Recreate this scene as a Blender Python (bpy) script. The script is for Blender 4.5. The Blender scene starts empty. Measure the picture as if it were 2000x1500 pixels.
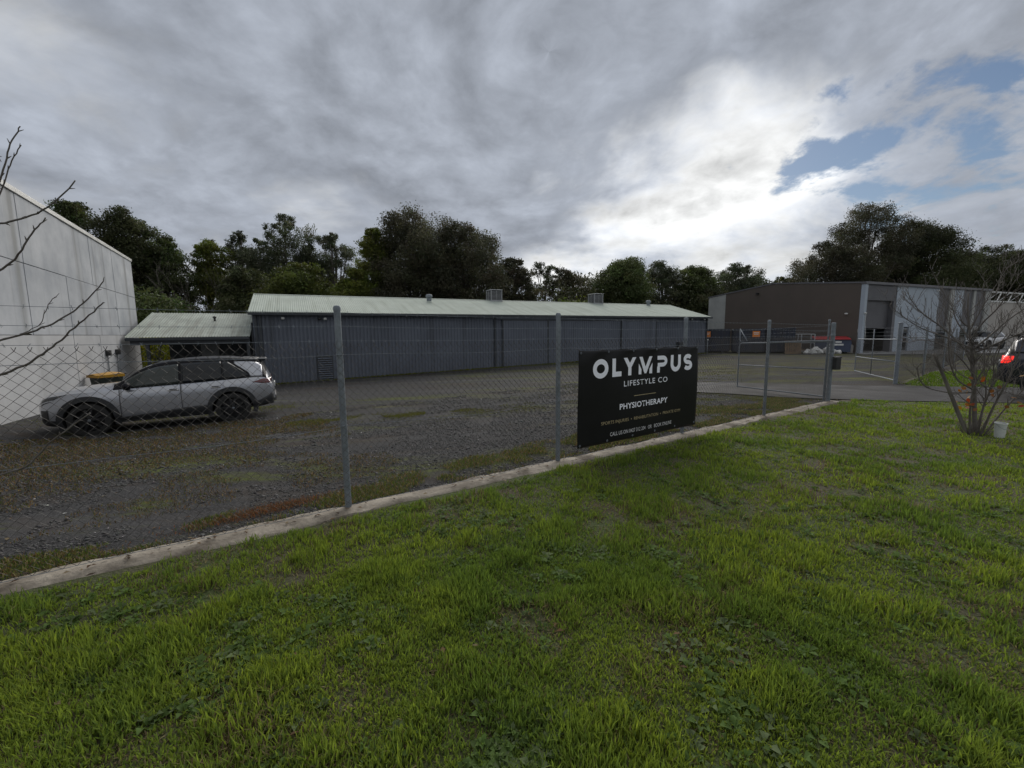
import bpy, bmesh, math, random
import numpy as np
from mathutils import Matrix, Vector

random.seed(7)
RNG = np.random.default_rng(11)
scene = bpy.context.scene
COL = scene.collection

# ------------------------------------------------------------------ camera
PITCH, ROLL, EYE = 0.120, 0.0105, 1.65
fw = Vector((0, math.cos(PITCH), -math.sin(PITCH)))
rt0 = Vector((1, 0, 0))
up0 = rt0.cross(fw)
rt = rt0 * math.cos(ROLL) - up0 * math.sin(ROLL)
up = rt.cross(fw)
cam_data = bpy.data.cameras.new('camera')
cam_data.sensor_fit = 'HORIZONTAL'
cam_data.sensor_width = 36.0
cam_data.lens = 830 / 2000 * 36.0
cam_data.clip_start = 0.05
cam_data.clip_end = 4000
cam = bpy.data.objects.new('camera', cam_data)
M4 = Matrix(((rt.x, up.x, -fw.x, 0), (rt.y, up.y, -fw.y, 0), (rt.z, up.z, -fw.z, EYE), (0, 0, 0, 1)))
cam.matrix_world = M4
COL.objects.link(cam)
scene.camera = cam

# ------------------------------------------------------------------ light and sky
SUN_AZ, SUN_EL = math.radians(5), math.radians(31)      # azimuth from +Y towards +X
SUN_DIR = Vector((math.sin(SUN_AZ) * math.cos(SUN_EL), math.cos(SUN_AZ) * math.cos(SUN_EL), math.sin(SUN_EL)))
sun_data = bpy.data.lights.new('sun', 'SUN')
sun_data.energy = 1.5
sun_data.angle = math.radians(55)
sun_data.color = (1.0, 0.95, 0.88)
sun = bpy.data.objects.new('sun', sun_data)
sun.rotation_euler = (-SUN_DIR).to_track_quat('-Z', 'Y').to_euler()
sun.location = (0, 0, 60)
COL.objects.link(sun)
scene.view_settings.view_transform = 'Standard'
scene.view_settings.look = 'None'
scene.view_settings.exposure = 1.1
scene.view_settings.gamma = 1.0
scene.view_settings.use_curve_mapping = False
scene.cycles.max_bounces = 6
scene.cycles.transparent_max_bounces = 8
scene.cycles.use_denoising = True


def build_world():
    w = bpy.data.worlds.new('World')
    scene.world = w
    w.use_nodes = True
    nt = w.node_tree
    nt.nodes.clear()
    N = nt.nodes.new
    L = nt.links.new

    def math_(op, a, b=None, c=None, clamp=False):
        n = N('ShaderNodeMath'); n.operation = op; n.use_clamp = clamp
        for i, v in enumerate((a, b, c)):
            if v is None: continue
            if isinstance(v, (int, float)): n.inputs[i].default_value = v
            else: L(v, n.inputs[i])
        return n.outputs[0]

    def vmath(op, a, b):
        n = N('ShaderNodeVectorMath'); n.operation = op
        for i, v in enumerate((a, b)):
            if isinstance(v, (tuple, list)): n.inputs[i].default_value = v
            else: L(v, n.inputs[i])
        return n

    def noise(vec, scale, detail, rough, dist, lac=2.0):
        n = N('ShaderNodeTexNoise')
        n.inputs['Scale'].default_value = scale
        n.inputs['Detail'].default_value = detail
        n.inputs['Roughness'].default_value = rough
        n.inputs['Distortion'].default_value = dist
        n.inputs['Lacunarity'].default_value = lac
        L(vec, n.inputs['Vector'])
        return n.outputs['Fac']

    def smooth(x, a, b):
        n = N('ShaderNodeMapRange'); n.interpolation_type = 'SMOOTHSTEP'
        L(x, n.inputs['Value'])
        n.inputs['From Min'].default_value = a; n.inputs['From Max'].default_value = b
        return n.outputs['Result']

    tc = N('ShaderNodeTexCoord')
    d = vmath('NORMALIZE', tc.outputs['Generated'], (0, 0, 0)).outputs['Vector']
    sep = N('ShaderNodeSeparateXYZ'); L(d, sep.inputs[0])
    zc = math_('ADD', math_('MAXIMUM', sep.outputs['Z'], 0.0), 0.34)
    comb = N('ShaderNodeCombineXYZ')
    L(math_('DIVIDE', sep.outputs['X'], zc), comb.inputs[0])
    L(math_('DIVIDE', sep.outputs['Y'], zc), comb.inputs[1])
    comb.inputs[2].default_value = 14.9
    uv = comb.outputs[0]
    # gentle warp makes wispy swirls
    wn = N('ShaderNodeTexNoise'); wn.inputs['Scale'].default_value = 1.6; wn.inputs['Detail'].default_value = 3
    L(uv, wn.inputs['Vector'])
    wv = vmath('SUBTRACT', wn.outputs['Color'], (0.5, 0.5, 0.5)).outputs['Vector']
    wv2 = N('ShaderNodeVectorMath'); wv2.operation = 'SCALE'; L(wv, wv2.inputs[0]); wv2.inputs['Scale'].default_value = 0.26
    uvw = vmath('ADD', uv, wv2.outputs['Vector']).outputs['Vector']
    def blob(px, py, pz, lo, hi):
        v = Vector((px, py, pz)).normalized()
        return smooth(vmath('DOT_PRODUCT', d, tuple(v)).outputs['Value'], lo, hi)
    # the bank is thick ahead and overhead, and thins towards the low right
    bias = math_('SUBTRACT', math_('MULTIPLY', blob(-0.05, 0.85, 0.75, 0.66, 0.97), 0.066), math_('MULTIPLY', blob(0.34, 1.0, 0.27, 0.93, 0.995), 0.07))

    def density(v):
        big = noise(v, 0.75, 3, 0.5, 0.0)
        mid = noise(v, 2.1, 6, 0.55, 0.0)
        fine = noise(v, 6.5, 6, 0.6, 0.0)
        t_ = math_('ADD', math_('MULTIPLY', big, 0.44), math_('ADD', math_('MULTIPLY', mid, 0.42), math_('MULTIPLY', fine, 0.14)))
        return math_('ADD', t_, bias), fine, mid
    thick, fine, mid = density(uvw)
    # the same cloud a little nearer to the sun: the difference shows which flank is lit
    sunuv = (SUN_DIR.x / (SUN_DIR.z + 0.34), SUN_DIR.y / (SUN_DIR.z + 0.34), 14.9)
    tos = vmath('NORMALIZE', vmath('SUBTRACT', sunuv, uv).outputs['Vector'], (0, 0, 0)).outputs['Vector']
    ts = N('ShaderNodeVectorMath'); ts.operation = 'SCALE'; L(tos, ts.inputs[0]); ts.inputs['Scale'].default_value = 0.10
    thick2, _f, _m = density(vmath('ADD', uvw, ts.outputs['Vector']).outputs['Vector'])
    lit = math_('MULTIPLY', math_('SUBTRACT', thick, thick2), 3.6)
    # thickness -> how much sunlight comes through the cloud
    thin = math_('SUBTRACT', 1.0, smooth(thick, 0.42, 0.56))
    dot = vmath('DOT_PRODUCT', d, tuple(SUN_DIR)).outputs['Value']
    near = math_('POWER', math_('MAXIMUM', dot, 0.0), 5.0)
    halo = math_('POWER', math_('MAXIMUM', dot, 0.0), 220.0)
    # radiance of the cloud layer
    lum = math_('ADD', 1.85, math_('MULTIPLY', thin, math_('ADD', 1.25, math_('MULTIPLY', near, 2.4))))
    lum = math_('ADD', lum, math_('MULTIPLY', halo, math_('MULTIPLY', thin, 2.5)))
    lum = math_('MULTIPLY', lum, math_('MAXIMUM', math_('ADD', 1.0, lit), 0.55))
    lum = math_('MULTIPLY', lum, math_('ADD', 0.8, math_('MULTIPLY', fine, 0.4)))
    tint = N('ShaderNodeMix'); tint.data_type = 'RGBA'
    L(thin, tint.inputs['Factor'])
    tint.inputs['A'].default_value = (0.90, 0.98, 1.13, 1)
    tint.inputs['B'].default_value = (0.99, 1.0, 1.0, 1)
    cl = N('ShaderNodeVectorMath'); cl.operation = 'SCALE'
    L(tint.outputs['Result'], cl.inputs[0]); L(lum, cl.inputs['Scale'])
    # clear sky behind
    sky = N('ShaderNodeTexSky'); sky.sky_type = 'NISHITA'; sky.sun_disc = False
    sky.sun_elevation = SUN_EL; sky.sun_rotation = SUN_AZ
    sky.air_density = 1.0; sky.dust_density = 0.6; sky.ozone_density = 2.0
    # openings in the cloud: one bank of thin cloud to the right of the sun
    gapdir = Vector((0.99, 1.05, 0.43)).normalized()
    gd = vmath('DOT_PRODUCT', d, tuple(gapdir)).outputs['Value']
    gap = smooth(gd, 0.968, 0.999)
    hole = math_('ADD', math_('MULTIPLY', gap, 0.262), math_('SUBTRACT', 0.60, thick))
    hole = math_('ADD', hole, math_('MULTIPLY', math_('SUBTRACT', 0.5, fine), 0.45))
    cover = math_('SUBTRACT', 1.0, smooth(hole, 0.29, 0.40))
    mix = N('ShaderNodeMix'); mix.data_type = 'RGBA'
    sk = N('ShaderNodeVectorMath'); sk.operation = 'SCALE'; sk.inputs['Scale'].default_value = 0.31; L(sky.outputs['Color'], sk.inputs[0])
    L(cover, mix.inputs['Factor']); L(sk.outputs['Vector'], mix.inputs['A']); L(cl.outputs['Vector'], mix.inputs['B'])
    bg = N('ShaderNodeBackground'); bg.inputs['Strength'].default_value = 0.1
    L(mix.outputs['Result'], bg.inputs['Color'])
    out = N('ShaderNodeOutputWorld'); L(bg.outputs[0], out.inputs['Surface'])


build_world()

# ------------------------------------------------------------------ terrain frame: t runs along the fence, n away from the camera's side
P0 = np.array([-1.53, 3.81]); TU = np.array([0.8271, 0.5621]); TN = np.array([-0.5621, 0.8271])
FENCE_ANG = math.atan2(TU[1], TU[0])


def tn_xy(t, n):
    return (P0[0] + TU[0] * t + TN[0] * n, P0[1] + TU[1] * t + TN[1] * n)


def terr(x, y):
    dx = np.asarray(x, float) - P0[0]; dy = np.asarray(y, float) - P0[1]
    t = dx * TU[0] + dy * TU[1]; n = dx * TN[0] + dy * TN[1]
    z = -0.008 * np.clip(t, -8, 45)
    g = np.interp(n, [0, 2, 9, 21, 30], [0, -0.08, -0.5, -0.9, -0.95])
    k = np.clip(1 - t / 33, 0, 1.15) * np.interp(t, [-6, -3.6, 0], [0.45, 1, 1])
    return z + g * k


def T(x, y):
    return float(terr(x, y))


# ------------------------------------------------------------------ value noise for numpy layouts
class VNoise:
    def __init__(self, seed):
        self.g = np.random.default_rng(seed).random((256, 256))

    def __call__(self, x, y):
        xi = np.floor(x).astype(int); yi = np.floor(y).astype(int)
        fx = x - xi; fy = y - yi
        fx = fx * fx * (3 - 2 * fx); fy = fy * fy * (3 - 2 * fy)
        g = self.g
        a = g[xi % 256, yi % 256]; b = g[(xi + 1) % 256, yi % 256]
        c = g[xi % 256, (yi + 1) % 256]; e = g[(xi + 1) % 256, (yi + 1) % 256]
        return (a * (1 - fx) + b * fx) * (1 - fy) + (c * (1 - fx) + e * fx) * fy

    def fbm(self, x, y, o=3):
        s = 0; a = 0.5; tot = 0
        for i in range(o):
            s = s + a * self(x * 2 ** i + 17 * i, y * 2 ** i + 31 * i); tot += a; a *= 0.5
        return s / tot


# ------------------------------------------------------------------ materials
def _nt(name):
    m = bpy.data.materials.new(name); m.use_nodes = True
    nt = m.node_tree; nt.nodes.clear()
    return m, nt, nt.nodes.new, nt.links.new


def mat(name, c1, c2=None, rough=0.7, scale=6.0, detail=6, metal=0.0, bump=0.0, bscale=None, spec=0.5, streak=None,
        lo=0.35, hi=0.65, coat=0.0, emit=None, estr=0.0, stretch=(1, 1, 1), rvar=0.0):
    """Principled surface whose colour wanders between c1 and c2 with fractal noise; streak adds vertical run marks."""
    m, nt, N, L = _nt(name)
    out = N('ShaderNodeOutputMaterial'); b = N('ShaderNodeBsdfPrincipled')
    L(b.outputs[0], out.inputs['Surface'])
    c2 = c2 or tuple(x * 0.75 for x in c1)
    tc = N('ShaderNodeTexCoord'); mp = N('ShaderNodeMapping'); mp.inputs['Scale'].default_value = stretch
    L(tc.outputs['Object'], mp.inputs['Vector'])
    nz = N('ShaderNodeTexNoise'); nz.inputs['Scale'].default_value = scale; nz.inputs['Detail'].default_value = detail
    nz.inputs['Roughness'].default_value = 0.6
    L(mp.outputs[0], nz.inputs['Vector'])
    mr = N('ShaderNodeMapRange'); mr.inputs['From Min'].default_value = lo; mr.inputs['From Max'].default_value = hi
    L(nz.outputs['Fac'], mr.inputs['Value'])
    mx = N('ShaderNodeMix'); mx.data_type = 'RGBA'
    mx.inputs['A'].default_value = (*c1, 1); mx.inputs['B'].default_value = (*c2, 1)
    L(mr.outputs[0], mx.inputs['Factor'])
    col = mx.outputs['Result']
    if streak:
        sc, sx, amt, lo2, hi2 = streak
        m2 = N('ShaderNodeMapping'); m2.inputs['Scale'].default_value = sx
        L(tc.outputs['Object'], m2.inputs['Vector'])
        n2 = N('ShaderNodeTexNoise'); n2.inputs['Scale'].default_value = 1.0; n2.inputs['Detail'].default_value = 5
        L(m2.outputs[0], n2.inputs['Vector'])
        r2 = N('ShaderNodeMapRange'); r2.inputs['From Min'].default_value = lo2; r2.inputs['From Max'].default_value = hi2
        r2.inputs['To Max'].default_value = amt
        L(n2.outputs['Fac'], r2.inputs['Value'])
        mx2 = N('ShaderNodeMix'); mx2.data_type = 'RGBA'
        L(r2.outputs[0], mx2.inputs['Factor']); L(col, mx2.inputs['A']); mx2.inputs['B'].default_value = (*sc, 1)
        col = mx2.outputs['Result']
    L(col, b.inputs['Base Color'])
    b.inputs['Roughness'].default_value = rough
    if rvar:
        r3 = N('ShaderNodeMapRange'); r3.inputs['To Min'].default_value = rough - rvar; r3.inputs['To Max'].default_value = rough + rvar
        L(nz.outputs['Fac'], r3.inputs['Value']); L(r3.outputs[0], b.inputs['Roughness'])
    b.inputs['Metallic'].default_value = metal
    b.inputs['Specular IOR Level'].default_value = spec
    b.inputs['Coat Weight'].default_value = coat
    b.inputs['Coat Roughness'].default_value = 0.05
    if emit:
        b.inputs['Emission Color'].default_value = (*emit, 1); b.inputs['Emission Strength'].default_value = estr
    if bump:
        nb = N('ShaderNodeTexNoise'); nb.inputs['Scale'].default_value = bscale or scale * 4; nb.inputs['Detail'].default_value = 5
        L(mp.outputs[0], nb.inputs['Vector'])
        bp = N('ShaderNodeBump'); bp.inputs['Strength'].default_value = bump; bp.inputs['Distance'].default_value = 0.02
        L(nb.outputs['Fac'], bp.inputs['Height']); L(bp.outputs[0], b.inputs['Normal'])
    return m


def leaf_mat(name, trans=0.4, rough=0.55, spec=0.25):
    """Vegetation: colour from the mesh attribute Col, part of the light passes through the leaf."""
    m, nt, N, L = _nt(name)
    out = N('ShaderNodeOutputMaterial')
    at = N('ShaderNodeAttribute'); at.attribute_name = 'Col'
    b = N('ShaderNodeBsdfPrincipled'); b.inputs['Roughness'].default_value = rough
    b.inputs['Specular IOR Level'].default_value = spec
    L(at.outputs['Color'], b.inputs['Base Color'])
    tr = N('ShaderNodeBsdfTranslucent')
    hs = N('ShaderNodeHueSaturation'); hs.inputs['Saturation'].default_value = 1.1; hs.inputs['Value'].default_value = 1.25
    L(at.outputs['Color'], hs.inputs['Color']); L(hs.outputs[0], tr.inputs['Color'])
    mx = N('ShaderNodeMixShader'); mx.inputs[0].default_value = trans
    L(b.outputs[0], mx.inputs[1]); L(tr.outputs[0], mx.inputs[2]); L(mx.outputs[0], out.inputs['Surface'])
    return m


def attr_mat(name, rough=0.85):
    m, nt, N, L = _nt(name)
    out = N('ShaderNodeOutputMaterial'); at = N('ShaderNodeAttribute'); at.attribute_name = 'Col'
    b = N('ShaderNodeBsdfPrincipled'); b.inputs['Roughness'].default_value = rough
    L(at.outputs['Color'], b.inputs['Base Color']); L(b.outputs[0], out.inputs['Surface'])
    return m


# ------------------------------------------------------------------ mesh helpers
class MB:
    def __init__(self):
        self.v = []; self.f = []; self.m = []

    def add(self, vs, fs, mi=0):
        o = len(self.v)
        self.v.extend([tuple(p) for p in vs]); self.f.extend([tuple(i + o for i in f) for f in fs]); self.m.extend([mi] * len(fs))
        return self

    def box(self, x0, x1, y0, y1, z0, z1, mi=0):
        vs = [(x0, y0, z0), (x1, y0, z0), (x1, y1, z0), (x0, y1, z0), (x0, y0, z1), (x1, y0, z1), (x1, y1, z1), (x0, y1, z1)]
        return self.add(vs, [(0, 3, 2, 1), (4, 5, 6, 7), (0, 1, 5, 4), (1, 2, 6, 5), (2, 3, 7, 6), (3, 0, 4, 7)], mi)

    def obox(self, c, ax, ay, az, mi=0):
        """box from centre and three half-axis vectors"""
        c, ax, ay, az = map(Vector, (c, ax, ay, az))
        vs = [c + ax * i + ay * j + az * k for k in (-1, 1) for i, j in ((-1, -1), (1, -1), (1, 1), (-1, 1))]
        return self.add(vs, [(0, 3, 2, 1), (4, 5, 6, 7), (0, 1, 5, 4), (1, 2, 6, 5), (2, 3, 7, 6), (3, 0, 4, 7)], mi)

    def tube(self, pts, r, sides=8, mi=0, cap=True):
        pts = [Vector(p) for p in pts]
        n = len(pts)
        rs = r if isinstance(r, (list, tuple)) else [r] * n
        base = len(self.v)
        prev = None
        for i, p in enumerate(pts):
            d = (pts[min(i + 1, n - 1)] - pts[max(i - 1, 0)])
            if d.length < 1e-9: d = Vector((0, 0, 1))
            d.normalize()
            if prev is None:
                a = Vector((0, 0, 1)) if abs(d.z) < 0.9 else Vector((1, 0, 0))
                x = d.cross(a).normalized()
            else:
                x = (prev - d * prev.dot(d))
                if x.length < 1e-6: x = d.orthogonal()
                x.normalize()
            prev = x
            y = d.cross(x)
            for k in range(sides):
                a = 2 * math.pi * k / sides
                self.v.append(tuple(p + (x * math.cos(a) + y * math.sin(a)) * rs[i]))
        for i in range(n - 1):
            for k in range(sides):
                k2 = (k + 1) % sides
                self.f.append((base + i * sides + k, base + i * sides + k2, base + (i + 1) * sides + k2, base + (i + 1) * sides + k)); self.m.append(mi)
        if cap and sides > 2:
            self.f.append(tuple(base + k for k in reversed(range(sides)))); self.m.append(mi)
            self.f.append(tuple(base + (n - 1) * sides + k for k in range(sides))); self.m.append(mi)
        return self

    def lathe(self, prof, axis_o=(0, 0, 0), axis='z', seg=24, mi=0):
        """prof: list of (radius, height along axis)"""
        base = len(self.v)
        ox, oy, oz = axis_o
        for r, h in prof:
            for k in range(seg):
                a = 2 * math.pi * k / seg
                c, s = r * math.cos(a), r * math.sin(a)
                self.v.append((ox + c, oy + s, oz + h) if axis == 'z' else (ox + c, oy + h, oz + s) if axis == 'y' else (ox + h, oy + c, oz + s))
        for i in range(len(prof) - 1):
            for k in range(seg):
                k2 = (k + 1) % seg
                self.f.append((base + i * seg + k, base + i * seg + k2, base + (i + 1) * seg + k2, base + (i + 1) * seg + k)); self.m.append(mi)
        return self

    def grid(self, P, mi=0, closed_u=False):
        """P[i][j] -> quads"""
        base = len(self.v); nu = len(P); nv = len(P[0])
        for row in P: self.v.extend([tuple(p) for p in row])
        for i in range(nu - (0 if closed_u else 1)):
            i2 = (i + 1) % nu
            for j in range(nv - 1):
                self.f.append((base + i * nv + j, base + i2 * nv + j, base + i2 * nv + j + 1, base + i * nv + j + 1)); self.m.append(mi)
        return self

    def prism(self, poly, z0, z1, mi=0, plane='xy'):
        """extruded polygon; plane xy (extrude z), xz (extrude y) or yz (extrude x)"""
        def P(a, b, h): return (a, b, h) if plane == 'xy' else (a, h, b) if plane == 'xz' else (h, a, b)
        n = len(poly)
        vs = [P(a, b, z0) for a, b in poly] + [P(a, b, z1) for a, b in poly]
        fs = [tuple(reversed(range(n))), tuple(range(n, 2 * n))] + [(i, (i + 1) % n, n + (i + 1) % n, n + i) for i in range(n)]
        return self.add(vs, fs, mi)

    def mesh(self, name, mats, smooth=False, angle=None):
        me = bpy.data.meshes.new(name)
        me.from_pydata(self.v, [], self.f)
        for mt in (mats if isinstance(mats, (list, tuple)) else [mats]): me.materials.append(mt)
        if any(self.m): me.polygons.foreach_set('material_index', self.m)
        bm = bmesh.new(); bm.from_mesh(me)
        bmesh.ops.recalc_face_normals(bm, faces=bm.faces)
        bm.to_mesh(me); bm.free()
        if smooth:
            me.polygons.foreach_set('use_smooth', [True] * len(me.polygons))
            if angle: me.set_sharp_from_angle(angle=math.radians(angle))
        me.update()
        return me

    def build(self, name, mats, parent=None, smooth=False, angle=None, bevel=0.0):
        return link(name, self.mesh(name, mats, smooth, angle), parent, bevel)


def link(name, me, parent=None, bevel=0.0):
    o = bpy.data.objects.new(name, me); COL.objects.link(o)
    if parent is not None: o.parent = parent
    if bevel:
        b = o.modifiers.new('bevel', 'BEVEL'); b.width = bevel; b.segments = 2; b.limit_method = 'ANGLE'
    return o


def tag(o, label=None, cat=None, group=None, kind=None):
    if label: o['label'] = label
    if cat: o['category'] = cat
    if group: o['group'] = group
    if kind: o['kind'] = kind
    return o


def thing(name, label, cat, loc=(0, 0, 0), rz=0.0, group=None):
    o = bpy.data.objects.new(name, None); COL.objects.link(o)
    o.location = loc; o.rotation_euler = (0, 0, rz); o.empty_display_size = 0.2
    return tag(o, label, cat, group)


def copy_tree(o, parent=None):
    c = o.copy(); COL.objects.link(c); c.parent = parent
    for ch in list(o.children): copy_tree(ch, c)
    return c


def np_mesh(name, V, F, material, colors=None, smooth=False):
    """V (n,3), F (m,k) with k = 3 or 4, colors (n,3) -> mesh with attribute Col"""
    me = bpy.data.meshes.new(name)
    V = np.ascontiguousarray(V, np.float32); F = np.ascontiguousarray(F, np.int32); m, k = F.shape
    me.vertices.add(len(V)); me.vertices.foreach_set('co', V.ravel())
    me.loops.add(m * k); me.loops.foreach_set('vertex_index', F.ravel())
    me.polygons.add(m)
    me.polygons.foreach_set('loop_start', np.arange(0, m * k, k, dtype=np.int32))
    me.polygons.foreach_set('loop_total', np.full(m, k, np.int32))
    if colors is not None:
        a = me.attributes.new('Col', 'FLOAT_COLOR', 'POINT')
        c4 = np.ones((len(V), 4), np.float32); c4[:, :3] = colors
        a.data.foreach_set('color', c4.ravel())
    me.materials.append(material)
    me.update(calc_edges=True)
    if smooth: me.polygons.foreach_set('use_smooth', [True] * m)
    return me


def catmull(pts, k=6):
    pts = [Vector(p) for p in pts]
    if len(pts) < 3: return pts
    out = []
    for i in range(len(pts) - 1):
        p0 = pts[max(i - 1, 0)]; p1 = pts[i]; p2 = pts[i + 1]; p3 = pts[min(i + 2, len(pts) - 1)]
        for j in range(k):
            t = j / k
            out.append(0.5 * ((2 * p1) + (p2 - p0) * t + (2 * p0 - 5 * p1 + 4 * p2 - p3) * t * t + (3 * p1 - p0 - 3 * p2 + p3) * t ** 3))
    out.append(pts[-1])
    return out


def corrugated(mb, x0, x1, pitch, amp, edge0, edge1, samples=4, mi=0, square=False):
    """sheet whose waves run from edge0=(y,z) to edge1=(y,z); x is across the waves"""
    (ya, za), (yb, zb) = edge0, edge1
    dl = math.hypot(yb - ya, zb - za); ny, nz = -(zb - za) / dl, (yb - ya) / dl
    if nz < 0 or (abs(nz) < 1e-6 and ny > 0): ny, nz = -ny, -nz
    n = max(1, int(round((x1 - x0) / pitch))); pitch = (x1 - x0) / n
    P = []
    if square:
        prof = [(0, 0), (0.12, 0), (0.2, 1), (0.8, 1), (0.88, 0)]
    else:
        prof = [(k / samples, 0.5 + 0.5 * math.sin(2 * math.pi * k / samples)) for k in range(samples)]
    for i in range(n):
        for a, h in prof:
            x = x0 + (i + a) * pitch; o = amp * h
            P.append([(x, ya + ny * o, za + nz * o), (x, yb + ny * o, zb + nz * o)])
    P.append([(x1, ya, za), (x1, yb, zb)])
    mb.grid(P, mi)
    return mb

# ------------------------------------------------------------------ shared materials
M_GALV = mat('galvanised_steel', (0.22, 0.245, 0.27), (0.15, 0.17, 0.19), rough=0.65, scale=14, metal=0.2, spec=0.25)
M_WIRE = mat('fence_wire', (0.105, 0.10, 0.095), (0.065, 0.06, 0.055), rough=0.7, scale=5, spec=0.2)
M_KERB = mat('old_concrete', (0.31, 0.275, 0.225), (0.15, 0.128, 0.10), rough=0.9, scale=3.5, detail=9, bump=0.6, bscale=30, lo=0.36, hi=0.62,
             streak=((0.075, 0.058, 0.040), (2.6, 2.6, 2.6), 0.85, 0.53, 0.66))
M_CONC = mat('tilt_panel_concrete', (0.44, 0.455, 0.475), (0.27, 0.29, 0.315), rough=0.85, scale=0.75, detail=9, bump=0.15, bscale=14, lo=0.33, hi=0.68,
             streak=((0.13, 0.13, 0.115), (1.5, 1.5, 0.05), 0.6, 0.54, 0.70))
M_CONC_LOW = mat('tilt_panel_concrete_low', (0.47, 0.475, 0.48), (0.34, 0.345, 0.355), rough=0.85, scale=0.6, detail=9, bump=0.15, bscale=14, lo=0.33, hi=0.7,
                 streak=((0.20, 0.20, 0.19), (0.9, 0.9, 0.08), 0.6, 0.56, 0.78))
M_CAP = mat('pale_flashing', (0.50, 0.50, 0.48), (0.38, 0.38, 0.36), rough=0.5, scale=2)
M_ROOF = mat('pale_green_roof', (0.42, 0.465, 0.41), (0.34, 0.38, 0.335), rough=0.75, scale=0.9, detail=7, lo=0.3, hi=0.75, spec=0.12,
             streak=((0.27, 0.30, 0.25), (3.0, 0.25, 0.25), 0.6, 0.48, 0.72))
M_ROOFG = mat('greyed_green_roof', (0.40, 0.43, 0.385), (0.30, 0.325, 0.29), rough=0.75, scale=1.2, detail=7, spec=0.12,
              streak=((0.20, 0.20, 0.17), (4.0, 0.3, 0.3), 0.6, 0.46, 0.70))
M_CLAD = mat('slate_blue_cladding', (0.112, 0.127, 0.158), (0.090, 0.102, 0.128), rough=0.55, scale=0.7, detail=6, spec=0.35,
             streak=((0.04, 0.044, 0.05), (2.0, 2.0, 0.15), 0.5, 0.52, 0.75))
M_TRIM = mat('dark_slate_trim', (0.035, 0.042, 0.05), (0.025, 0.03, 0.036), rough=0.5, scale=3)
M_DARK = mat('dark_interior', (0.018, 0.018, 0.018), (0.012, 0.012, 0.012), rough=0.9, scale=3)
M_BLACKP = mat('black_plastic', (0.014, 0.014, 0.015), (0.02, 0.02, 0.02), rough=0.5, scale=12)
M_WHITEP = mat('white_plastic', (0.62, 0.63, 0.62), (0.50, 0.51, 0.50), rough=0.5, scale=5)
M_GREYP = mat('grey_plastic', (0.30, 0.31, 0.32), (0.24, 0.25, 0.26), rough=0.5, scale=5)
M_BROWN = mat('brown_painted_concrete', (0.098, 0.080, 0.068), (0.084, 0.069, 0.059), rough=0.8, scale=0.35, detail=6)
M_BLUEG = mat('blue_grey_panel', (0.36, 0.41, 0.47), (0.31, 0.355, 0.41), rough=0.8, scale=0.4, streak=((0.18, 0.2, 0.22), (0.9, 0.9, 0.06), 0.4, 0.55, 0.75))
M_PALEG = mat('pale_grey_panel', (0.36, 0.37, 0.36), (0.28, 0.29, 0.28), rough=0.85, scale=0.6, detail=8)
M_SHUT = mat('grey_shutter', (0.115, 0.115, 0.125), (0.09, 0.09, 0.10), rough=0.5, scale=0.8)
M_BEIGE = mat('beige_panel', (0.38, 0.36, 0.335), (0.32, 0.30, 0.28), rough=0.85, scale=0.4)
M_GLASSD = mat('dark_window_glass', (0.015, 0.018, 0.02), (0.01, 0.012, 0.014), rough=0.06, scale=1, spec=0.8)
M_FLOORC = mat('pale_concrete_slab', (0.24, 0.24, 0.24), (0.17, 0.165, 0.16), rough=0.85, scale=0.5, detail=9)
M_ASPH = mat('worn_asphalt', (0.040, 0.039, 0.040), (0.022, 0.021, 0.021), rough=0.8, spec=0.2, scale=0.9, detail=10, bump=0.35, bscale=60, rvar=0.15,
             streak=((0.11, 0.11, 0.115), (0.35, 1.3, 1), 0.65, 0.60, 0.72))


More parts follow.
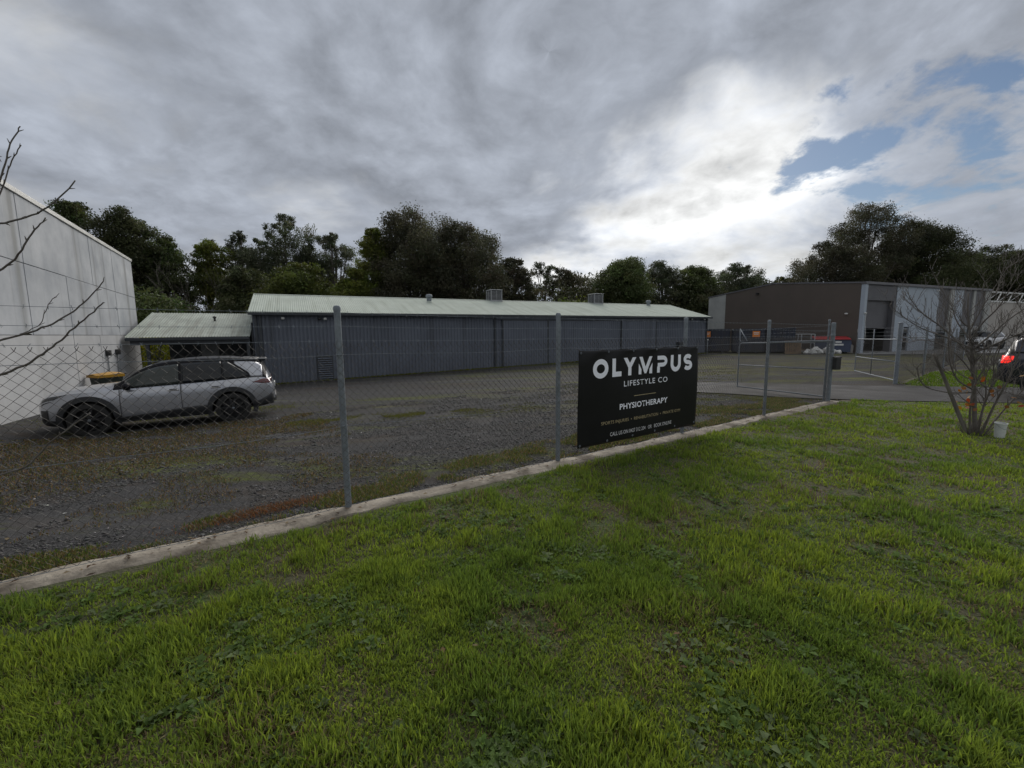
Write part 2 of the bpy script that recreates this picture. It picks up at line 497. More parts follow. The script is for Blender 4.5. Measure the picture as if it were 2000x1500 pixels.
def ground_mat():
    """dark crushed rock with brown soil and olive moss; all by position on the ground"""
    m, nt, N, L = _nt('gravel_yard')
    out = N('ShaderNodeOutputMaterial'); b = N('ShaderNodeBsdfPrincipled'); L(b.outputs[0], out.inputs['Surface'])
    geo = N('ShaderNodeNewGeometry')

    def noise(scale, detail, dist=0.0, sc=(1, 1, 1), off=(0, 0, 0)):
        mp = N('ShaderNodeMapping'); mp.inputs['Scale'].default_value = sc; mp.inputs['Location'].default_value = off
        mp.inputs['Rotation'].default_value = (0, 0, -FENCE_ANG)
        L(geo.outputs['Position'], mp.inputs['Vector'])
        n = N('ShaderNodeTexNoise'); n.inputs['Scale'].default_value = scale; n.inputs['Detail'].default_value = detail
        n.inputs['Roughness'].default_value = 0.65; n.inputs['Distortion'].default_value = dist
        L(mp.outputs[0], n.inputs['Vector']); return n.outputs['Fac']

    def ramp(x, a, c, hi=1.0):
        r = N('ShaderNodeMapRange'); r.interpolation_type = 'SMOOTHSTEP'
        r.inputs['From Min'].default_value = a; r.inputs['From Max'].default_value = c; r.inputs['To Max'].default_value = hi
        L(x, r.inputs['Value']); return r.outputs[0]

    def mixc(f, a, c):
        x = N('ShaderNodeMix'); x.data_type = 'RGBA'; L(f, x.inputs['Factor'])
        for s, v in (('A', a), ('B', c)):
            if isinstance(v, tuple): x.inputs[s].default_value = (*v, 1)
            else: L(v, x.inputs[s])
        return x.outputs['Result']

    g = mixc(ramp(noise(42, 6), 0.35, 0.7), (0.024, 0.024, 0.025), (0.075, 0.074, 0.075))
    g = mixc(ramp(noise(0.8, 8, 0.6, (0.5, 1.4, 1)), 0.48, 0.63, 0.7), g, (0.048, 0.038, 0.030))
    g = mixc(ramp(noise(0.5, 6, 0.3, (0.14, 1.6, 1), (1.3, 4.1, 0)), 0.50, 0.64, 0.5), g, (0.085, 0.084, 0.085))
    g = mixc(ramp(noise(1.6, 5, 0.3, (0.5, 1.2, 1), (8.3, 2.1, 0)), 0.60, 0.70, 0.6), g, (0.026, 0.023, 0.021))
    moss = mixc(ramp(noise(9, 5), 0.35, 0.65), (0.085, 0.105, 0.020), (0.045, 0.044, 0.022))
    g = mixc(ramp(noise(0.55, 9, 0.8, (0.35, 1.2, 1), (3.1, 7.7, 0)), 0.53, 0.62, 0.85), g, moss)
    # grass creeps over the gravel in the far half of the yard, towards the warehouse
    dt = N('ShaderNodeVectorMath'); dt.operation = 'DOT_PRODUCT'; L(geo.outputs['Position'], dt.inputs[0]); dt.inputs[1].default_value = (TU[0], TU[1], 0)
    far = ramp(dt.outputs['Value'], 12, 22, 0.09)
    ad = N('ShaderNodeMath'); ad.operation = 'ADD'; L(far, ad.inputs[0]); L(noise(0.7, 9, 0.8, (0.4, 1.3, 1), (1.1, 9.7, 0)), ad.inputs[1])
    turf = mixc(ramp(noise(14, 5), 0.35, 0.65), (0.105, 0.115, 0.035), (0.070, 0.060, 0.034))
    g = mixc(ramp(ad.outputs[0], 0.59, 0.67, 0.85), g, turf)
    L(g, b.inputs['Base Color'])
    b.inputs['Roughness'].default_value = 0.9
    b.inputs['Specular IOR Level'].default_value = 0.08
    bp = N('ShaderNodeBump'); bp.inputs['Strength'].default_value = 0.8; bp.inputs['Distance'].default_value = 0.015
    L(noise(55, 5), bp.inputs['Height']); L(bp.outputs[0], b.inputs['Normal'])
    return m


def soil_mat():
    m, nt, N, L = _nt('lawn_soil')
    out = N('ShaderNodeOutputMaterial'); b = N('ShaderNodeBsdfPrincipled'); L(b.outputs[0], out.inputs['Surface'])
    geo = N('ShaderNodeNewGeometry')
    n1 = N('ShaderNodeTexNoise'); n1.inputs['Scale'].default_value = 1.1; n1.inputs['Detail'].default_value = 9
    n2 = N('ShaderNodeTexNoise'); n2.inputs['Scale'].default_value = 38; n2.inputs['Detail'].default_value = 6
    for n in (n1, n2): L(geo.outputs['Position'], n.inputs['Vector'])
    r = N('ShaderNodeMapRange'); r.inputs['From Min'].default_value = 0.4; r.inputs['From Max'].default_value = 0.62; L(n1.outputs['Fac'], r.inputs['Value'])
    a = N('ShaderNodeMix'); a.data_type = 'RGBA'; L(r.outputs[0], a.inputs['Factor'])
    a.inputs['A'].default_value = (0.050, 0.068, 0.016, 1); a.inputs['B'].default_value = (0.062, 0.050, 0.028, 1)
    c = N('ShaderNodeMix'); c.data_type = 'RGBA'; c.blend_type = 'MULTIPLY'; c.inputs['Factor'].default_value = 0.7
    L(a.outputs['Result'], c.inputs['A'])
    r2 = N('ShaderNodeMapRange'); r2.inputs['To Min'].default_value = 0.3; r2.inputs['To Max'].default_value = 1.5; L(n2.outputs['Fac'], r2.inputs['Value'])
    L(r2.outputs[0], c.inputs['B'])
    L(c.outputs['Result'], b.inputs['Base Color']); b.inputs['Roughness'].default_value = 0.95
    bp = N('ShaderNodeBump'); bp.inputs['Distance'].default_value = 0.03; L(n2.outputs['Fac'], bp.inputs['Height']); L(bp.outputs[0], b.inputs['Normal'])
    return m


M_GROUND = ground_mat()
M_SOIL = soil_mat()

# ------------------------------------------------------------------ ground sheets
def tn_sheet(name, ts, ns, off, material, jitter=None):
    tt, nn = np.meshgrid(ts, ns, indexing='ij')
    x = P0[0] + TU[0] * tt + TN[0] * nn; y = P0[1] + TU[1] * tt + TN[1] * nn
    z = terr(x, y) + off
    V = np.stack([x, y, z], -1).reshape(-1, 3)
    nt_, nn_ = len(ts), len(ns)
    i, j = np.meshgrid(np.arange(nt_ - 1), np.arange(nn_ - 1), indexing='ij')
    a = (i * nn_ + j).ravel()
    F = np.stack([a, a + nn_, a + nn_ + 1, a + 1], -1)
    return tag(link(name, np_mesh(name, V, F, material)), kind='structure')


tn_sheet('ground', [-900, -400, -150, -70, -40, -25, -15, -10, -8, -7, -6, -5, -4.4, -3.6, -2, 0] + list(range(2, 33, 2)) + [33, 36, 40, 45, 60, 90, 150, 400, 900],
         [-900, -300, -100, -40, -15, -8, -4, -2, -1, 0, 1, 2, 3, 4, 5, 6, 7, 8, 9, 11, 13, 15, 17, 19, 21, 24, 27, 30, 40, 60, 100, 200, 500, 1200], 0.0, M_GROUND)
tn_sheet('grass_verge', [-60, -30, -15, -10, -8] + [x * 0.5 for x in range(-14, 60)] + [33, 40, 45, 60, 90], [-60, -25, -12] + [-8 + 0.5 * k for k in range(15)] + [-0.6, -0.2, -0.02], 0.012, M_SOIL)


def ribbon(name, A, B, nu, nv, off, material, k=8):
    a = catmull([(*p, 0) for p in A], k); b = catmull([(*p, 0) for p in B], k)
    P = []
    for p, q in zip(a, b):
        row = []
        for j in range(nv + 1):
            r = p.lerp(q, j / nv); row.append((r.x, r.y, T(r.x, r.y) + off))
        P.append(row)
    o = MB().grid(P).build(name, material, smooth=True)
    return tag(o, kind='structure')


# the driveway leaves the yard by the gate and runs to the right
DRIVE_NEAR = [(3.0, 14.4), (5.6, 12.5), (7.75, 10.55), (11.6, 9.75), (20, 8.4), (44, 4.5)]
DRIVE_FAR = [(4.4, 16.6), (7.6, 15.2), (10.3, 13.55), (12.6, 12.9), (20, 11.8), (44, 8.2)]
ribbon('driveway', DRIVE_NEAR, DRIVE_FAR, 40, 10, 0.028, M_ASPH)
ribbon('concrete_apron', [(27.2, 33.0), (38, 33.6), (54, 40)], [(28.6, 35.6), (38, 39.6), (54, 46)], 20, 8, 0.03, M_FLOORC)
ribbon('grass_patch', [(12.7, 13.3), (16, 12.7), (21, 12.0), (40, 9.0)], [(12.9, 13.9), (17.6, 17.9), (23, 19.5), (44, 22)], 20, 8, 0.02, M_SOIL)

# ------------------------------------------------------------------ kerb strip under the fence, chipped along its edges
def build_kerb():
    vn = VNoise(5)
    ts = np.arange(-6.0, 11.25, 0.04)
    prof = [(-0.165, -0.06), (-0.150, 0.006), (-0.115, 0.026), (-0.05, 0.034), (0.03, 0.036), (0.105, 0.030), (0.122, 0.018), (0.132, -0.06)]
    P = []
    for t in ts:
        row = []
        for i, (n, h) in enumerate(prof):
            j = float(vn.fbm(np.array(t * 5.0 + 9 * i), np.array(i * 3.3), 3)) - 0.5
            lump = float(vn(np.array(t * 1.3), np.array(40.0 + i))) - 0.5
            chip = max(0.0, float(vn(np.array(t * 2.1), np.array(70.0 + (i < 3)))) - 0.72) * (0.10 if i in (1, 2, 5, 6) else 0.0)
            nn = n + 0.050 * j + 0.05 * lump + (chip if n < 0 else -chip)
            hh = h + (0.022 * j if 0 < i < 7 else 0) - chip * 0.3
            x, y = tn_xy(t, nn); row.append((x, y, T(x, y) + hh))
        P.append(row)
    tag(MB().grid(P).build('kerb', M_KERB, smooth=True, angle=50), kind='structure')


build_kerb()

# ------------------------------------------------------------------ left building of concrete panels
LW_ANG = math.radians(120.9)
lwx, lwy = tn_xy(-5.2, 11.7)
lw = thing('concrete_building', 'tall grey concrete panel building with rain streaks, at the left edge of the yard', 'building', (lwx, lwy, 0), LW_ANG)
LW_COLS = [-8.8, -5.4, -2.0, 1.4, 4.4, 7.2, 10.2, 13.8]
LW_ROWS = [(-1.2, 1.715), (1.73, 3.64), (3.655, 5.46)]
for r, (z0, z1) in enumerate(LW_ROWS):
    for c in range(len(LW_COLS) - 1):
        g = 0.011
        mb = MB().box(LW_COLS[c] + g, LW_COLS[c + 1] - g, 0.0 - 0.006 * ((c + r) % 3), 0.17, z0, z1)
        mb.build('panel', M_CONC if r else M_CONC_LOW, lw, bevel=0.006)
MB().box(-8.8, 13.8, 0.03, 0.165, -1.2, 5.45).build('joint_filler', M_SHUT, lw)
MB().box(-8.85, 13.85, -0.05, 0.24, 5.463, 5.60).build('cap_flashing', M_CAP, lw, bevel=0.01)
MB().box(13.63, 13.8, 0.172, 15.82, -1.2, 5.46).box(-8.8, -8.63, 0.172, 15.82, -1.2, 5.46).box(-8.8, 13.8, 15.83, 16.0, -1.2, 5.46).build('back_wall', M_CONC, lw)
MB().box(-8.6, 13.6, 0.18, 15.8, 5.15, 5.3).build('roof', M_CAP, lw)
for s in (7.7, 9.1):
    mb = MB().tube([(s, -0.05, -0.6), (s, -0.05, 0.95)], 0.025, 6)
    mb.build('conduit', M_GREYP, lw)
    MB().box(s - 0.10, s + 0.07, -0.17, -0.012, 0.9, 1.12).build('meter_box', M_BLACKP, lw, bevel=0.01)

# ------------------------------------------------------------------ the long shed
SH_A = (-13.07, 21.68); SH_ANG = 0.467
SL, SD, SE, SRISE = 33.5, 8.69, 2.85, 1.211
shed = thing('metal_shed', 'long low shed of dark slate ribbed cladding under a pale green corrugated roof', 'shed', (*SH_A, 0), SH_ANG)
mb = corrugated(MB(), 0.0, SL, 0.19, 0.028, (0.03, -1.35), (0.03, SE - 0.02), square=True)
mb.build('front_wall', M_CLAD, shed)
# end and back walls
mb = MB()
for x in (0.0, SL):
    mb.prism([(0.03, -1.35), (SD - 0.03, -1.35), (SD - 0.03, SE), (SD / 2, SE + SRISE - 0.03), (0.03, SE)], x - 0.02 if x else 0.0, x + 0.0 if x else 0.02, plane='yz')
mb.box(0.02, SL - 0.02, SD - 0.05, SD - 0.02, -1.35, SE)
mb.build('end_wall', M_CLAD, shed)
mb = corrugated(MB(), -0.14, SL + 0.14, 0.105, 0.024, (-0.22, SE - 0.045), (SD / 2, SE + SRISE))
mb.build('roof', M_ROOF, shed, smooth=True)
mb = corrugated(MB(), -0.14, SL + 0.14, 0.21, 0.024, (SD + 0.22, SE - 0.045), (SD / 2, SE + SRISE))
mb.build('roof_back', M_ROOF, shed, smooth=True)
y0, z0 = SD / 2, SE + SRISE + 0.025
mb = MB().grid([[(-0.15, y0 - 0.16, z0 - 0.035), (-0.15, y0 - 0.03, z0 + 0.012), (-0.15, y0 + 0.03, z0 + 0.012), (-0.15, y0 + 0.16, z0 - 0.035)],
                [(SL + 0.15, y0 - 0.16, z0 - 0.035), (SL + 0.15, y0 - 0.03, z0 + 0.012), (SL + 0.15, y0 + 0.03, z0 + 0.012), (SL + 0.15, y0 + 0.16, z0 - 0.035)]])
mb.build('ridge_cap', M_ROOF, shed)
MB().prism([(-0.34, SE - 0.175), (-0.235, SE - 0.175), (-0.235, SE - 0.07), (-0.25, SE - 0.07), (-0.25, SE - 0.16), (-0.325, SE - 0.16), (-0.325, SE - 0.055), (-0.34, SE - 0.055)],
           -0.15, SL + 0.15, plane='yz').build('gutter', M_TRIM, shed)
MB().box(-0.12, SL + 0.12, -0.225, -0.0, SE - 0.16, SE - 0.11).build('soffit', M_TRIM, shed)
for x in (-0.13, SL + 0.13):
    mb = MB()
    for sgn in (-1, 1):
        ya, yb = (-0.24, SD / 2) if sgn < 0 else (SD + 0.24, SD / 2)
        mb.add([(x - .02, ya, SE - .17), (x + .02, ya, SE - .17), (x + .02, yb, SE + SRISE - .12), (x - .02, yb, SE + SRISE - .12),
                (x - .02, ya, SE - .035), (x + .02, ya, SE - .035), (x + .02, yb, SE + SRISE + .03), (x - .02, yb, SE + SRISE + .03)],
               [(0, 1, 2, 3), (4, 7, 6, 5), (0, 4, 5, 1), (1, 5, 6, 2), (2, 6, 7, 3), (3, 7, 4, 0)])
    mb.build('barge_board', M_ROOF, shed)
for x0, x1, d in ((13.95, 17.38, -0.105), (17.44, 23.85, -0.055), (23.9, 27.4, -0.105)):
    mb = corrugated(MB(), x0, x1, 0.19, 0.022, (d, -1.25), (d, SE - 0.36), square=True)
    dr = mb.build('sliding_door', M_CLAD, shed)
    f = MB()
    for xa, xb in ((x0 - 0.03, x0 + 0.05), (x1 - 0.05, x1 + 0.03)): f.box(xa, xb, d - 0.035, d + 0.01, -1.25, SE - 0.34)
    f.box(x0 + 0.05, x1 - 0.05, d - 0.035, d + 0.01, SE - 0.40, SE - 0.342)
    f.build('frame', M_TRIM, dr)
MB().box(13.5, 27.6, -0.14, -0.03, SE - 0.33, SE - 0.215).build('door_track', M_CLAD, shed, bevel=0.008)
for x in (0.14, 0.34, 13.42, SL - 0.2):
    MB().box(x - 0.05, x + 0.05, -0.10, -0.0, -1.1, SE - 0.18).build('downpipe', M_TRIM, shed, bevel=0.015)
v = MB().box(2.85, 3.65, -0.04, -0.0, -0.88, 0.52).build('louvre_vent', M_TRIM, shed)
for k in range(11):
    z = -0.80 + k * 0.118
    MB().obox((3.25, -0.06, z), (0.36, 0, 0), (0, 0.03, 0.025), (0, -0.003, 0.005)).build('slat', M_CLAD, v)
for x, z in ((1.37, 2.52), (3.1, 2.5), (3.38, 2.5), (31.4, 2.62), (32.9, 2.62)):
    l = MB().box(x - 0.05, x + 0.05, -0.06, 0.0, z - 0.05, z + 0.05).build('light_bracket', M_BLACKP, shed)
    MB().lathe([(0.0, -0.02), (0.07, -0.02), (0.085, 0.05), (0.07, 0.10), (0.0, 0.12)], (x, -0.13, z - 0.05), seg=12).build('lamp', M_WHITEP if x not in (3.1,) else M_BLACKP, l, smooth=True)
MB().box(29.8, 30.6, -0.35, -0.02, -0.35, 0.75).build('switch_cabinet', M_TRIM, shed, bevel=0.02)

# things standing on the roof
def roof_z(y): return SE - 0.0 + SRISE * y / (SD / 2)


def shed_xy(x, y):
    c, s = math.cos(SH_ANG), math.sin(SH_ANG); return (SH_A[0] + c * x - s * y, SH_A[1] + s * x + c * y)


for x, lab in ((15.45, 'boxy evaporative cooler with louvred sides near the middle of the shed ridge'), (24.95, 'boxy evaporative cooler with louvred sides on the right half of the shed roof')):
    y = 4.45; o = thing('evaporative_cooler', lab, 'air cooler', (*shed_xy(x, y), roof_z(4.3) - 0.05), SH_ANG, 'evaporative coolers on the shed roof')
    w, h, e = 0.46, 0.80, 0.055
    MB().box(-w + 0.04, w - 0.04, -w + 0.04, w - 0.04, 0.0, h - 0.02).build('water_pad', M_DARK, o)
    for sx in (-1, 1):
        for sy in (-1, 1): MB().box(sx * w - (e if sx > 0 else 0), sx * w + (e if sx < 0 else 0), sy * w - (e if sy > 0 else 0), sy * w + (e if sy < 0 else 0), 0.0, h).build('corner_post', M_GREYP, o, bevel=0.01)
    MB().prism([(-w - .02, -w - .02), (w + .02, -w - .02), (w + .02, w + .02), (-w - .02, w + .02)], h, h + 0.06).build('lid', M_GREYP, o, bevel=0.02)
    MB().box(-w - .015, w + .015, -w - .015, w + .015, -0.25, 0.10).build('tray', M_GREYP, o, bevel=0.015)
    for side in range(4):
        a = side * math.pi / 2; c, s = math.cos(a), math.sin(a)
        for k in range(7):
            z = 0.16 + k * 0.088
            cx, cy = (w - 0.012) * c, (w - 0.012) * s
            MB().obox((cx, cy, z), (-s * (w - e), c * (w - e), 0), (c * 0.018, s * 0.018, -0.016), (c * .004, s * .004, 0.004)).build('louvre', M_GREYP, o)
        MB().obox(((w - .004) * c, (w - .004) * s, 0.44), (-s * .015, c * .015, 0), (c * .012, s * .012, 0), (0, 0, 0.33)).build('mullion', M_GREYP, o)
for x, y, lab in ((10.1, 3.3, 'galvanised round roof vent on the left half of the shed roof'), (30.3, 3.75, 'galvanised round roof vent near the right end of the shed roof')):
    o = thing('roof_vent', lab, 'roof vent', (*shed_xy(x, y), roof_z(y) - 0.05), SH_ANG, 'round vents on the shed roof')
    MB().lathe([(0.16, -0.15), (0.16, 0.36)], seg=20).build('stack', M_GALV, o, smooth=True)
    MB().lathe([(0.16, 0.32), (0.21, 0.34), (0.225, 0.40), (0.22, 0.48), (0.17, 0.545), (0.08, 0.57), (0.0, 0.575)], seg=20).build('cowl', M_GALV, o, smooth=True)
    MB().lathe([(0.30, 0.0), (0.18, 0.08), (0.16, 0.10)], seg=20).build('flashing', M_ROOF, o, smooth=True)

# ------------------------------------------------------------------ low annex with open carport, left of the shed
ax = thing('carport_annex', 'low corrugated roofed annex with dark open carport, left of the long shed', 'carport', (*SH_A, 0), SH_ANG)
AE, AT, AY = 1.62, 2.92, 4.5
mb = corrugated(MB(), -4.95, -0.16, 0.115, 0.026, (-0.12, AE - 0.02), (AY, AT)); mb.build('roof', M_ROOFG, ax, smooth=True)
MB().box(-4.98, -0.17, -0.22, -0.125, AE - 0.17, AE - 0.03).build('gutter', M_TRIM, ax, bevel=0.02)
MB().box(-4.85, -0.17, -0.05, 0.05, AE - 0.36, AE - 0.06).build('fascia_beam', M_TRIM, ax)
for x in (-4.98, ):
    MB().add([(x, -0.2, AE - .15), (x + .04, -0.2, AE - .15), (x + .04, AY, AT - .13), (x, AY, AT - .13), (x, -0.2, AE + .02), (x + .04, -0.2, AE + .02), (x + .04, AY, AT + .04), (x, AY, AT + .04)],
             [(0, 1, 2, 3), (4, 7, 6, 5), (0, 4, 5, 1), (1, 5, 6, 2), (2, 6, 7, 3), (3, 7, 4, 0)]).build('barge_board', M_ROOF, ax)
MB().box(-4.30, -4.17, -0.06, 0.07, -1.2, AE - 0.34).build('post', M_TRIM, ax)
MB().box(-0.32, -0.19, -0.06, 0.07, -1.2, AE - 0.34).build('post', M_TRIM, ax)
MB().box(-4.15, -0.09, 3.3, 3.4, -1.2, 2.5).build('rear_wall', M_TRIM, ax)
MB().box(-0.08, -0.03, 0.1, 3.3, -1.2, 2.3).build('side_wall', M_TRIM, ax)
w = MB().box(-2.75, -1.95, 3.25, 3.298, 0.55, 1.35).build('window', M_PALEG, ax)
MB().box(-2.70, -2.37, 3.235, 3.248, 0.60, 1.30).build('pane', M_GREYP, w)
MB().box(-2.33, -2.00, 3.235, 3.248, 0.60, 1.30).build('pane', M_GREYP, w)
MB().tube([(-1.95, 2.8, 2.44), (-1.95, 2.8, 2.62)], 0.05, 10).lathe([(0.09, 0.0), (0.09, 0.07), (0.0, 0.11)], (-1.95, 2.8, 2.61), seg=12).build('flue', M_BLACKP, ax, smooth=True)

# wheelie bin by the carport
def wheelie(loc, rz, lab):
    o = thing('wheelie_bin', lab, 'rubbish bin', loc, rz)
    B = [(-.24, -.28), (.24, -.28), (.24, .28), (-.24, .28)]; Tp = [(-.30, -.36), (.30, -.36), (.30, .36), (-.30, .36)]
    MB().add([(x, y, 0.06) for x, y in B] + [(x, y, 0.98) for x, y in Tp], [(0, 3, 2, 1), (0, 1, 5, 4), (1, 2, 6, 5), (2, 3, 7, 6), (3, 0, 4, 7), (4, 5, 6, 7)]).build('tub', mat('dark_green_bin', (0.012, 0.02, 0.014), rough=0.5), o, bevel=0.03)
    ym = mat('yellow_lid', (0.45, 0.24, 0.01), (0.36, 0.18, 0.01), rough=0.45, scale=5)
    MB().grid([[(-.33, -.40, .97), (-.33, .2, 1.03), (-.33, .38, 1.0)], [(-.1, -.42, 1.03), (-.1, .2, 1.08), (-.1, .38, 1.04)], [(.1, -.42, 1.03), (.1, .2, 1.08), (.1, .38, 1.04)], [(.33, -.40, .97), (.33, .2, 1.03), (.33, .38, 1.0)]]).build('lid', ym, o, smooth=True)
    MB().box(-.33, .33, -.41, -.385, .91, 1.0).box(-.335, -.315, -.4, .38, .91, 1.0).box(.315, .335, -.4, .38, .91, 1.0).build('lid_skirt', ym, o)
    MB().tube([(-.3, .42, 1.0), (.3, .42, 1.0)], .018, 8).build('handle', M_BLACKP, o)
    for s in (-.27, .27): MB().lathe([(0, -.03), (.1, -.03), (.1, .03), (0, .03)], (s, .26, .10), axis='x', seg=14).build('wheel', M_BLACKP, o)


bx, by = tn_xy(-4.35, 16.6)
wheelie((bx, by, T(bx, by)), math.radians(-20), 'dark wheelie bin with yellow lid behind the bonnet of the silver car')

# ------------------------------------------------------------------ brown warehouse on the right
WA = math.radians(23); WX, WY = 28.8, 35.3
wh = thing('brown_warehouse', 'brown painted warehouse with blue grey front panels and half open roller door', 'warehouse', (WX, WY, 0), WA)
WL, WD, WE, WR = 21.35, 15.54, 5.36, 6.10
# gable side
MB().prism([(0.2, -0.8), (13.25, -0.8), (13.25, WE + (WR - WE) * (15.54 - 13.25) / 7.77), (7.77, WR), (0.2, WE + 0.02)], 0.0, 0.2, plane='yz').build('side_wall', M_BROWN, wh)
MB().prism([(13.265, -0.8), (WD, -0.8), (WD, WE), (13.265, WE + (WR - WE) * (15.54 - 13.265) / 7.77)], 0.0, 0.2, plane='yz').build('side_panel', M_PALEG, wh)
mb = MB()
for ya, za, yb, zb in ((-0.1, WE - 0.0, 7.77, WR + 0.02), (7.77, WR + 0.02, WD + 0.1, WE)):
    mb.prism([(ya, za), (yb, zb), (yb, zb + 0.12), (ya, za + 0.12)], -0.06, 0.26, plane='yz')
mb.build('parapet_flashing', M_SHUT, wh)
mb = MB()
mb.add([(0.25, 0.1, WE - 0.02), (WL, 0.1, WE - 0.02), (WL, 7.77, WR - 0.05), (0.25, 7.77, WR - 0.05), (0.25, WD, WE - 0.05), (WL, WD, WE - 0.05)], [(0, 1, 2, 3), (3, 2, 5, 4)])
mb.build('roof', M_SHUT, wh)
MB().box(0.2, WL, WD - 0.2, WD, -0.8, WE - 0.1).box(WL - 0.2, WL, 0.25, WD - 0.25, -0.8, WE - 0.1).build('back_wall', M_PALEG, wh)
MB().box(0.2, WL, 0.2, WD, -0.55, -0.30).build('floor_slab', M_FLOORC, wh)
MB().box(-0.05, WL + 0.05, -0.16, 0.22, 5.30, 5.50).build('front_fascia', M_SHUT, wh)
MB().box(0.0, 0.38, -0.10, 0.198, -0.8, 5.298).build('pilaster', M_BLUEG, wh, bevel=0.01)
sp = MB().box(0.385, 4.79, 0.06, 0.2, 4.02, 5.298).build('shutter_panel', M_SHUT, wh)
for k in range(12): MB().box(0.385, 4.79, 0.03, 0.058, 4.06 + k * 0.103, 4.06 + k * 0.103 + 0.062).build('slat', M_SHUT, sp)
rd = MB().box(0.47, 4.38, 0.36, 0.40, 1.72, 4.05).build('roller_door', M_SHUT, wh)
for k in range(22): MB().box(0.47, 4.38, 0.325, 0.358, 1.74 + k * 0.105, 1.74 + k * 0.105 + 0.07).build('slat', M_SHUT, rd)
MB().box(4.39, 4.80, 0.0, 0.5, -0.8, 4.018).build('door_jamb', M_SHUT, wh)
for x0, x1 in ((4.81, 7.50), (7.53, 11.62), (14.29, 16.05)):
    if x0 == 4.81:
        MB().box(4.81, 6.28, 0.0, 0.2, -0.8, 5.298).box(7.18, 7.50, 0.0, 0.2, -0.8, 5.298).box(6.285, 7.175, 0.0, 0.2, 1.80, 5.298).build('front_panel', M_BLUEG, wh)
    else: MB().box(x0, x1, 0.0, 0.2, -0.8, 5.298).build('front_panel', M_BLUEG, wh, bevel=0.006)
for x0, x1 in ((13.55, 14.27), (17.86, 18.32), (20.22, 21.35)):
    MB().box(x0, x1, -0.05, 0.2, -0.8, 5.298).build('pilaster', M_PALEG, wh, bevel=0.006)
for x0, x1 in ((11.64, 13.53), (16.07, 17.84), (18.34, 20.2)):
    cp = MB().box(x0, x1, 0.08, 0.2, 1.95, 5.298).build('infill_panel', M_SHUT, wh)
    for k in range(31): MB().box(x0, x1, 0.052, 0.078, 1.99 + k * 0.106, 1.99 + k * 0.106 + 0.062).build('slat', M_SHUT, cp)
    wn = MB().box(x0, x1, 0.08, 0.2, -0.8, 1.94).build('window', M_TRIM, wh)
    MB().box(x0 + .08, (x0 + x1) / 2 - .04, 0.055, 0.079, 0.2, 1.86).build('pane', M_GLASSD, wn)
    MB().box((x0 + x1) / 2 + .04, x1 - .08, 0.055, 0.079, 0.2, 1.86).build('pane', M_GLASSD, wn)
pd = MB().box(6.33, 7.13, 0.10, 0.15, -0.35, 1.70).build('door', M_GREYP, wh)
MB().box(6.42, 7.04, 0.075, 0.098, 0.55, 1.62).build('pane', M_GLASSD, pd)
MB().box(6.42, 7.04, 0.075, 0.098, -0.25, 0.45).build('lower_pane', M_GLASSD, pd)
MB().tube([(6.45, 0.05, 0.45), (6.45, 0.05, 0.60)], 0.02, 6).build('handle', M_GALV, pd)
for x, z in ((0.15, 2.95), (11.0, 5.05), (8.2, 2.6)):
    MB().lathe([(0, -0.07), (0.09, -0.05), (0.11, 0.03), (0.0, 0.06)], (x, -0.16, z), seg=12).build('security_lamp', M_WHITEP, wh, smooth=True)
MB().lathe([(0, -0.09), (0.10, -0.06), (0.13, 0.04), (0.0, 0.08)], (-0.12, 1.1, 2.95), seg=12).build('security_lamp', M_WHITEP, wh, smooth=True)
MB().box(-0.28, -0.0, 9.3, 9.5, 5.25, 5.42).build('camera_housing', M_BLACKP, wh)
MB().tube([(0.30, -0.13, 2.95), (0.22, -0.15, 2.2), (0.40, -0.15, 1.5), (0.44, -0.13, 0.9)], 0.02, 6).build('cable', M_WHITEP, wh)

# beige building further right
bb = thing('beige_building', 'beige panel building with white roof railing, right of the brown warehouse', 'building', (49.3, 45.0, 0), WA)
cols = [0, 3.4, 6.8, 10.2, 13.6, 17, 20.4]
for i in range(6):
    MB().box(cols[i] + .012, cols[i + 1] - .012, 0, 0.2, -0.8, 4.35).build('panel', M_BEIGE, bb, bevel=0.006)
MB().box(0, 20.4, 0.03, 0.19, -0.8, 4.3).build('joint_filler', M_TRIM, bb)
MB().box(0, 0.2, 0.21, 12, -0.8, 4.35).box(20.2, 20.4, 0.21, 12, -0.8, 4.35).box(0.2, 20.2, 11.8, 12, -0.8, 4.35).build('back_wall', M_BEIGE, bb)
MB().box(0.2, 20.2, 0.2, 11.8, 4.05, 4.2).build('roof', M_SHUT, bb)
MB().box(-0.05, 20.45, -0.08, 0.25, 4.352, 4.5).build('cap_flashing', M_WHITEP, bb)
MB().box(0.0, 20.4, -0.05, 0.05, 5.33, 5.47).build('top_rail', M_WHITEP, bb)
for k in range(8):
    x = 0.3 + k * 2.6
    MB().tube([(x, 0, 4.5), (x + 0.75, 0, 5.34)], 0.05, 6).build('brace', M_WHITEP, bb)
    MB().tube([(x, 1.0, 4.3), (x + 0.2, 0.05, 5.34)], 0.03, 6).build('stay', M_WHITEP, bb)

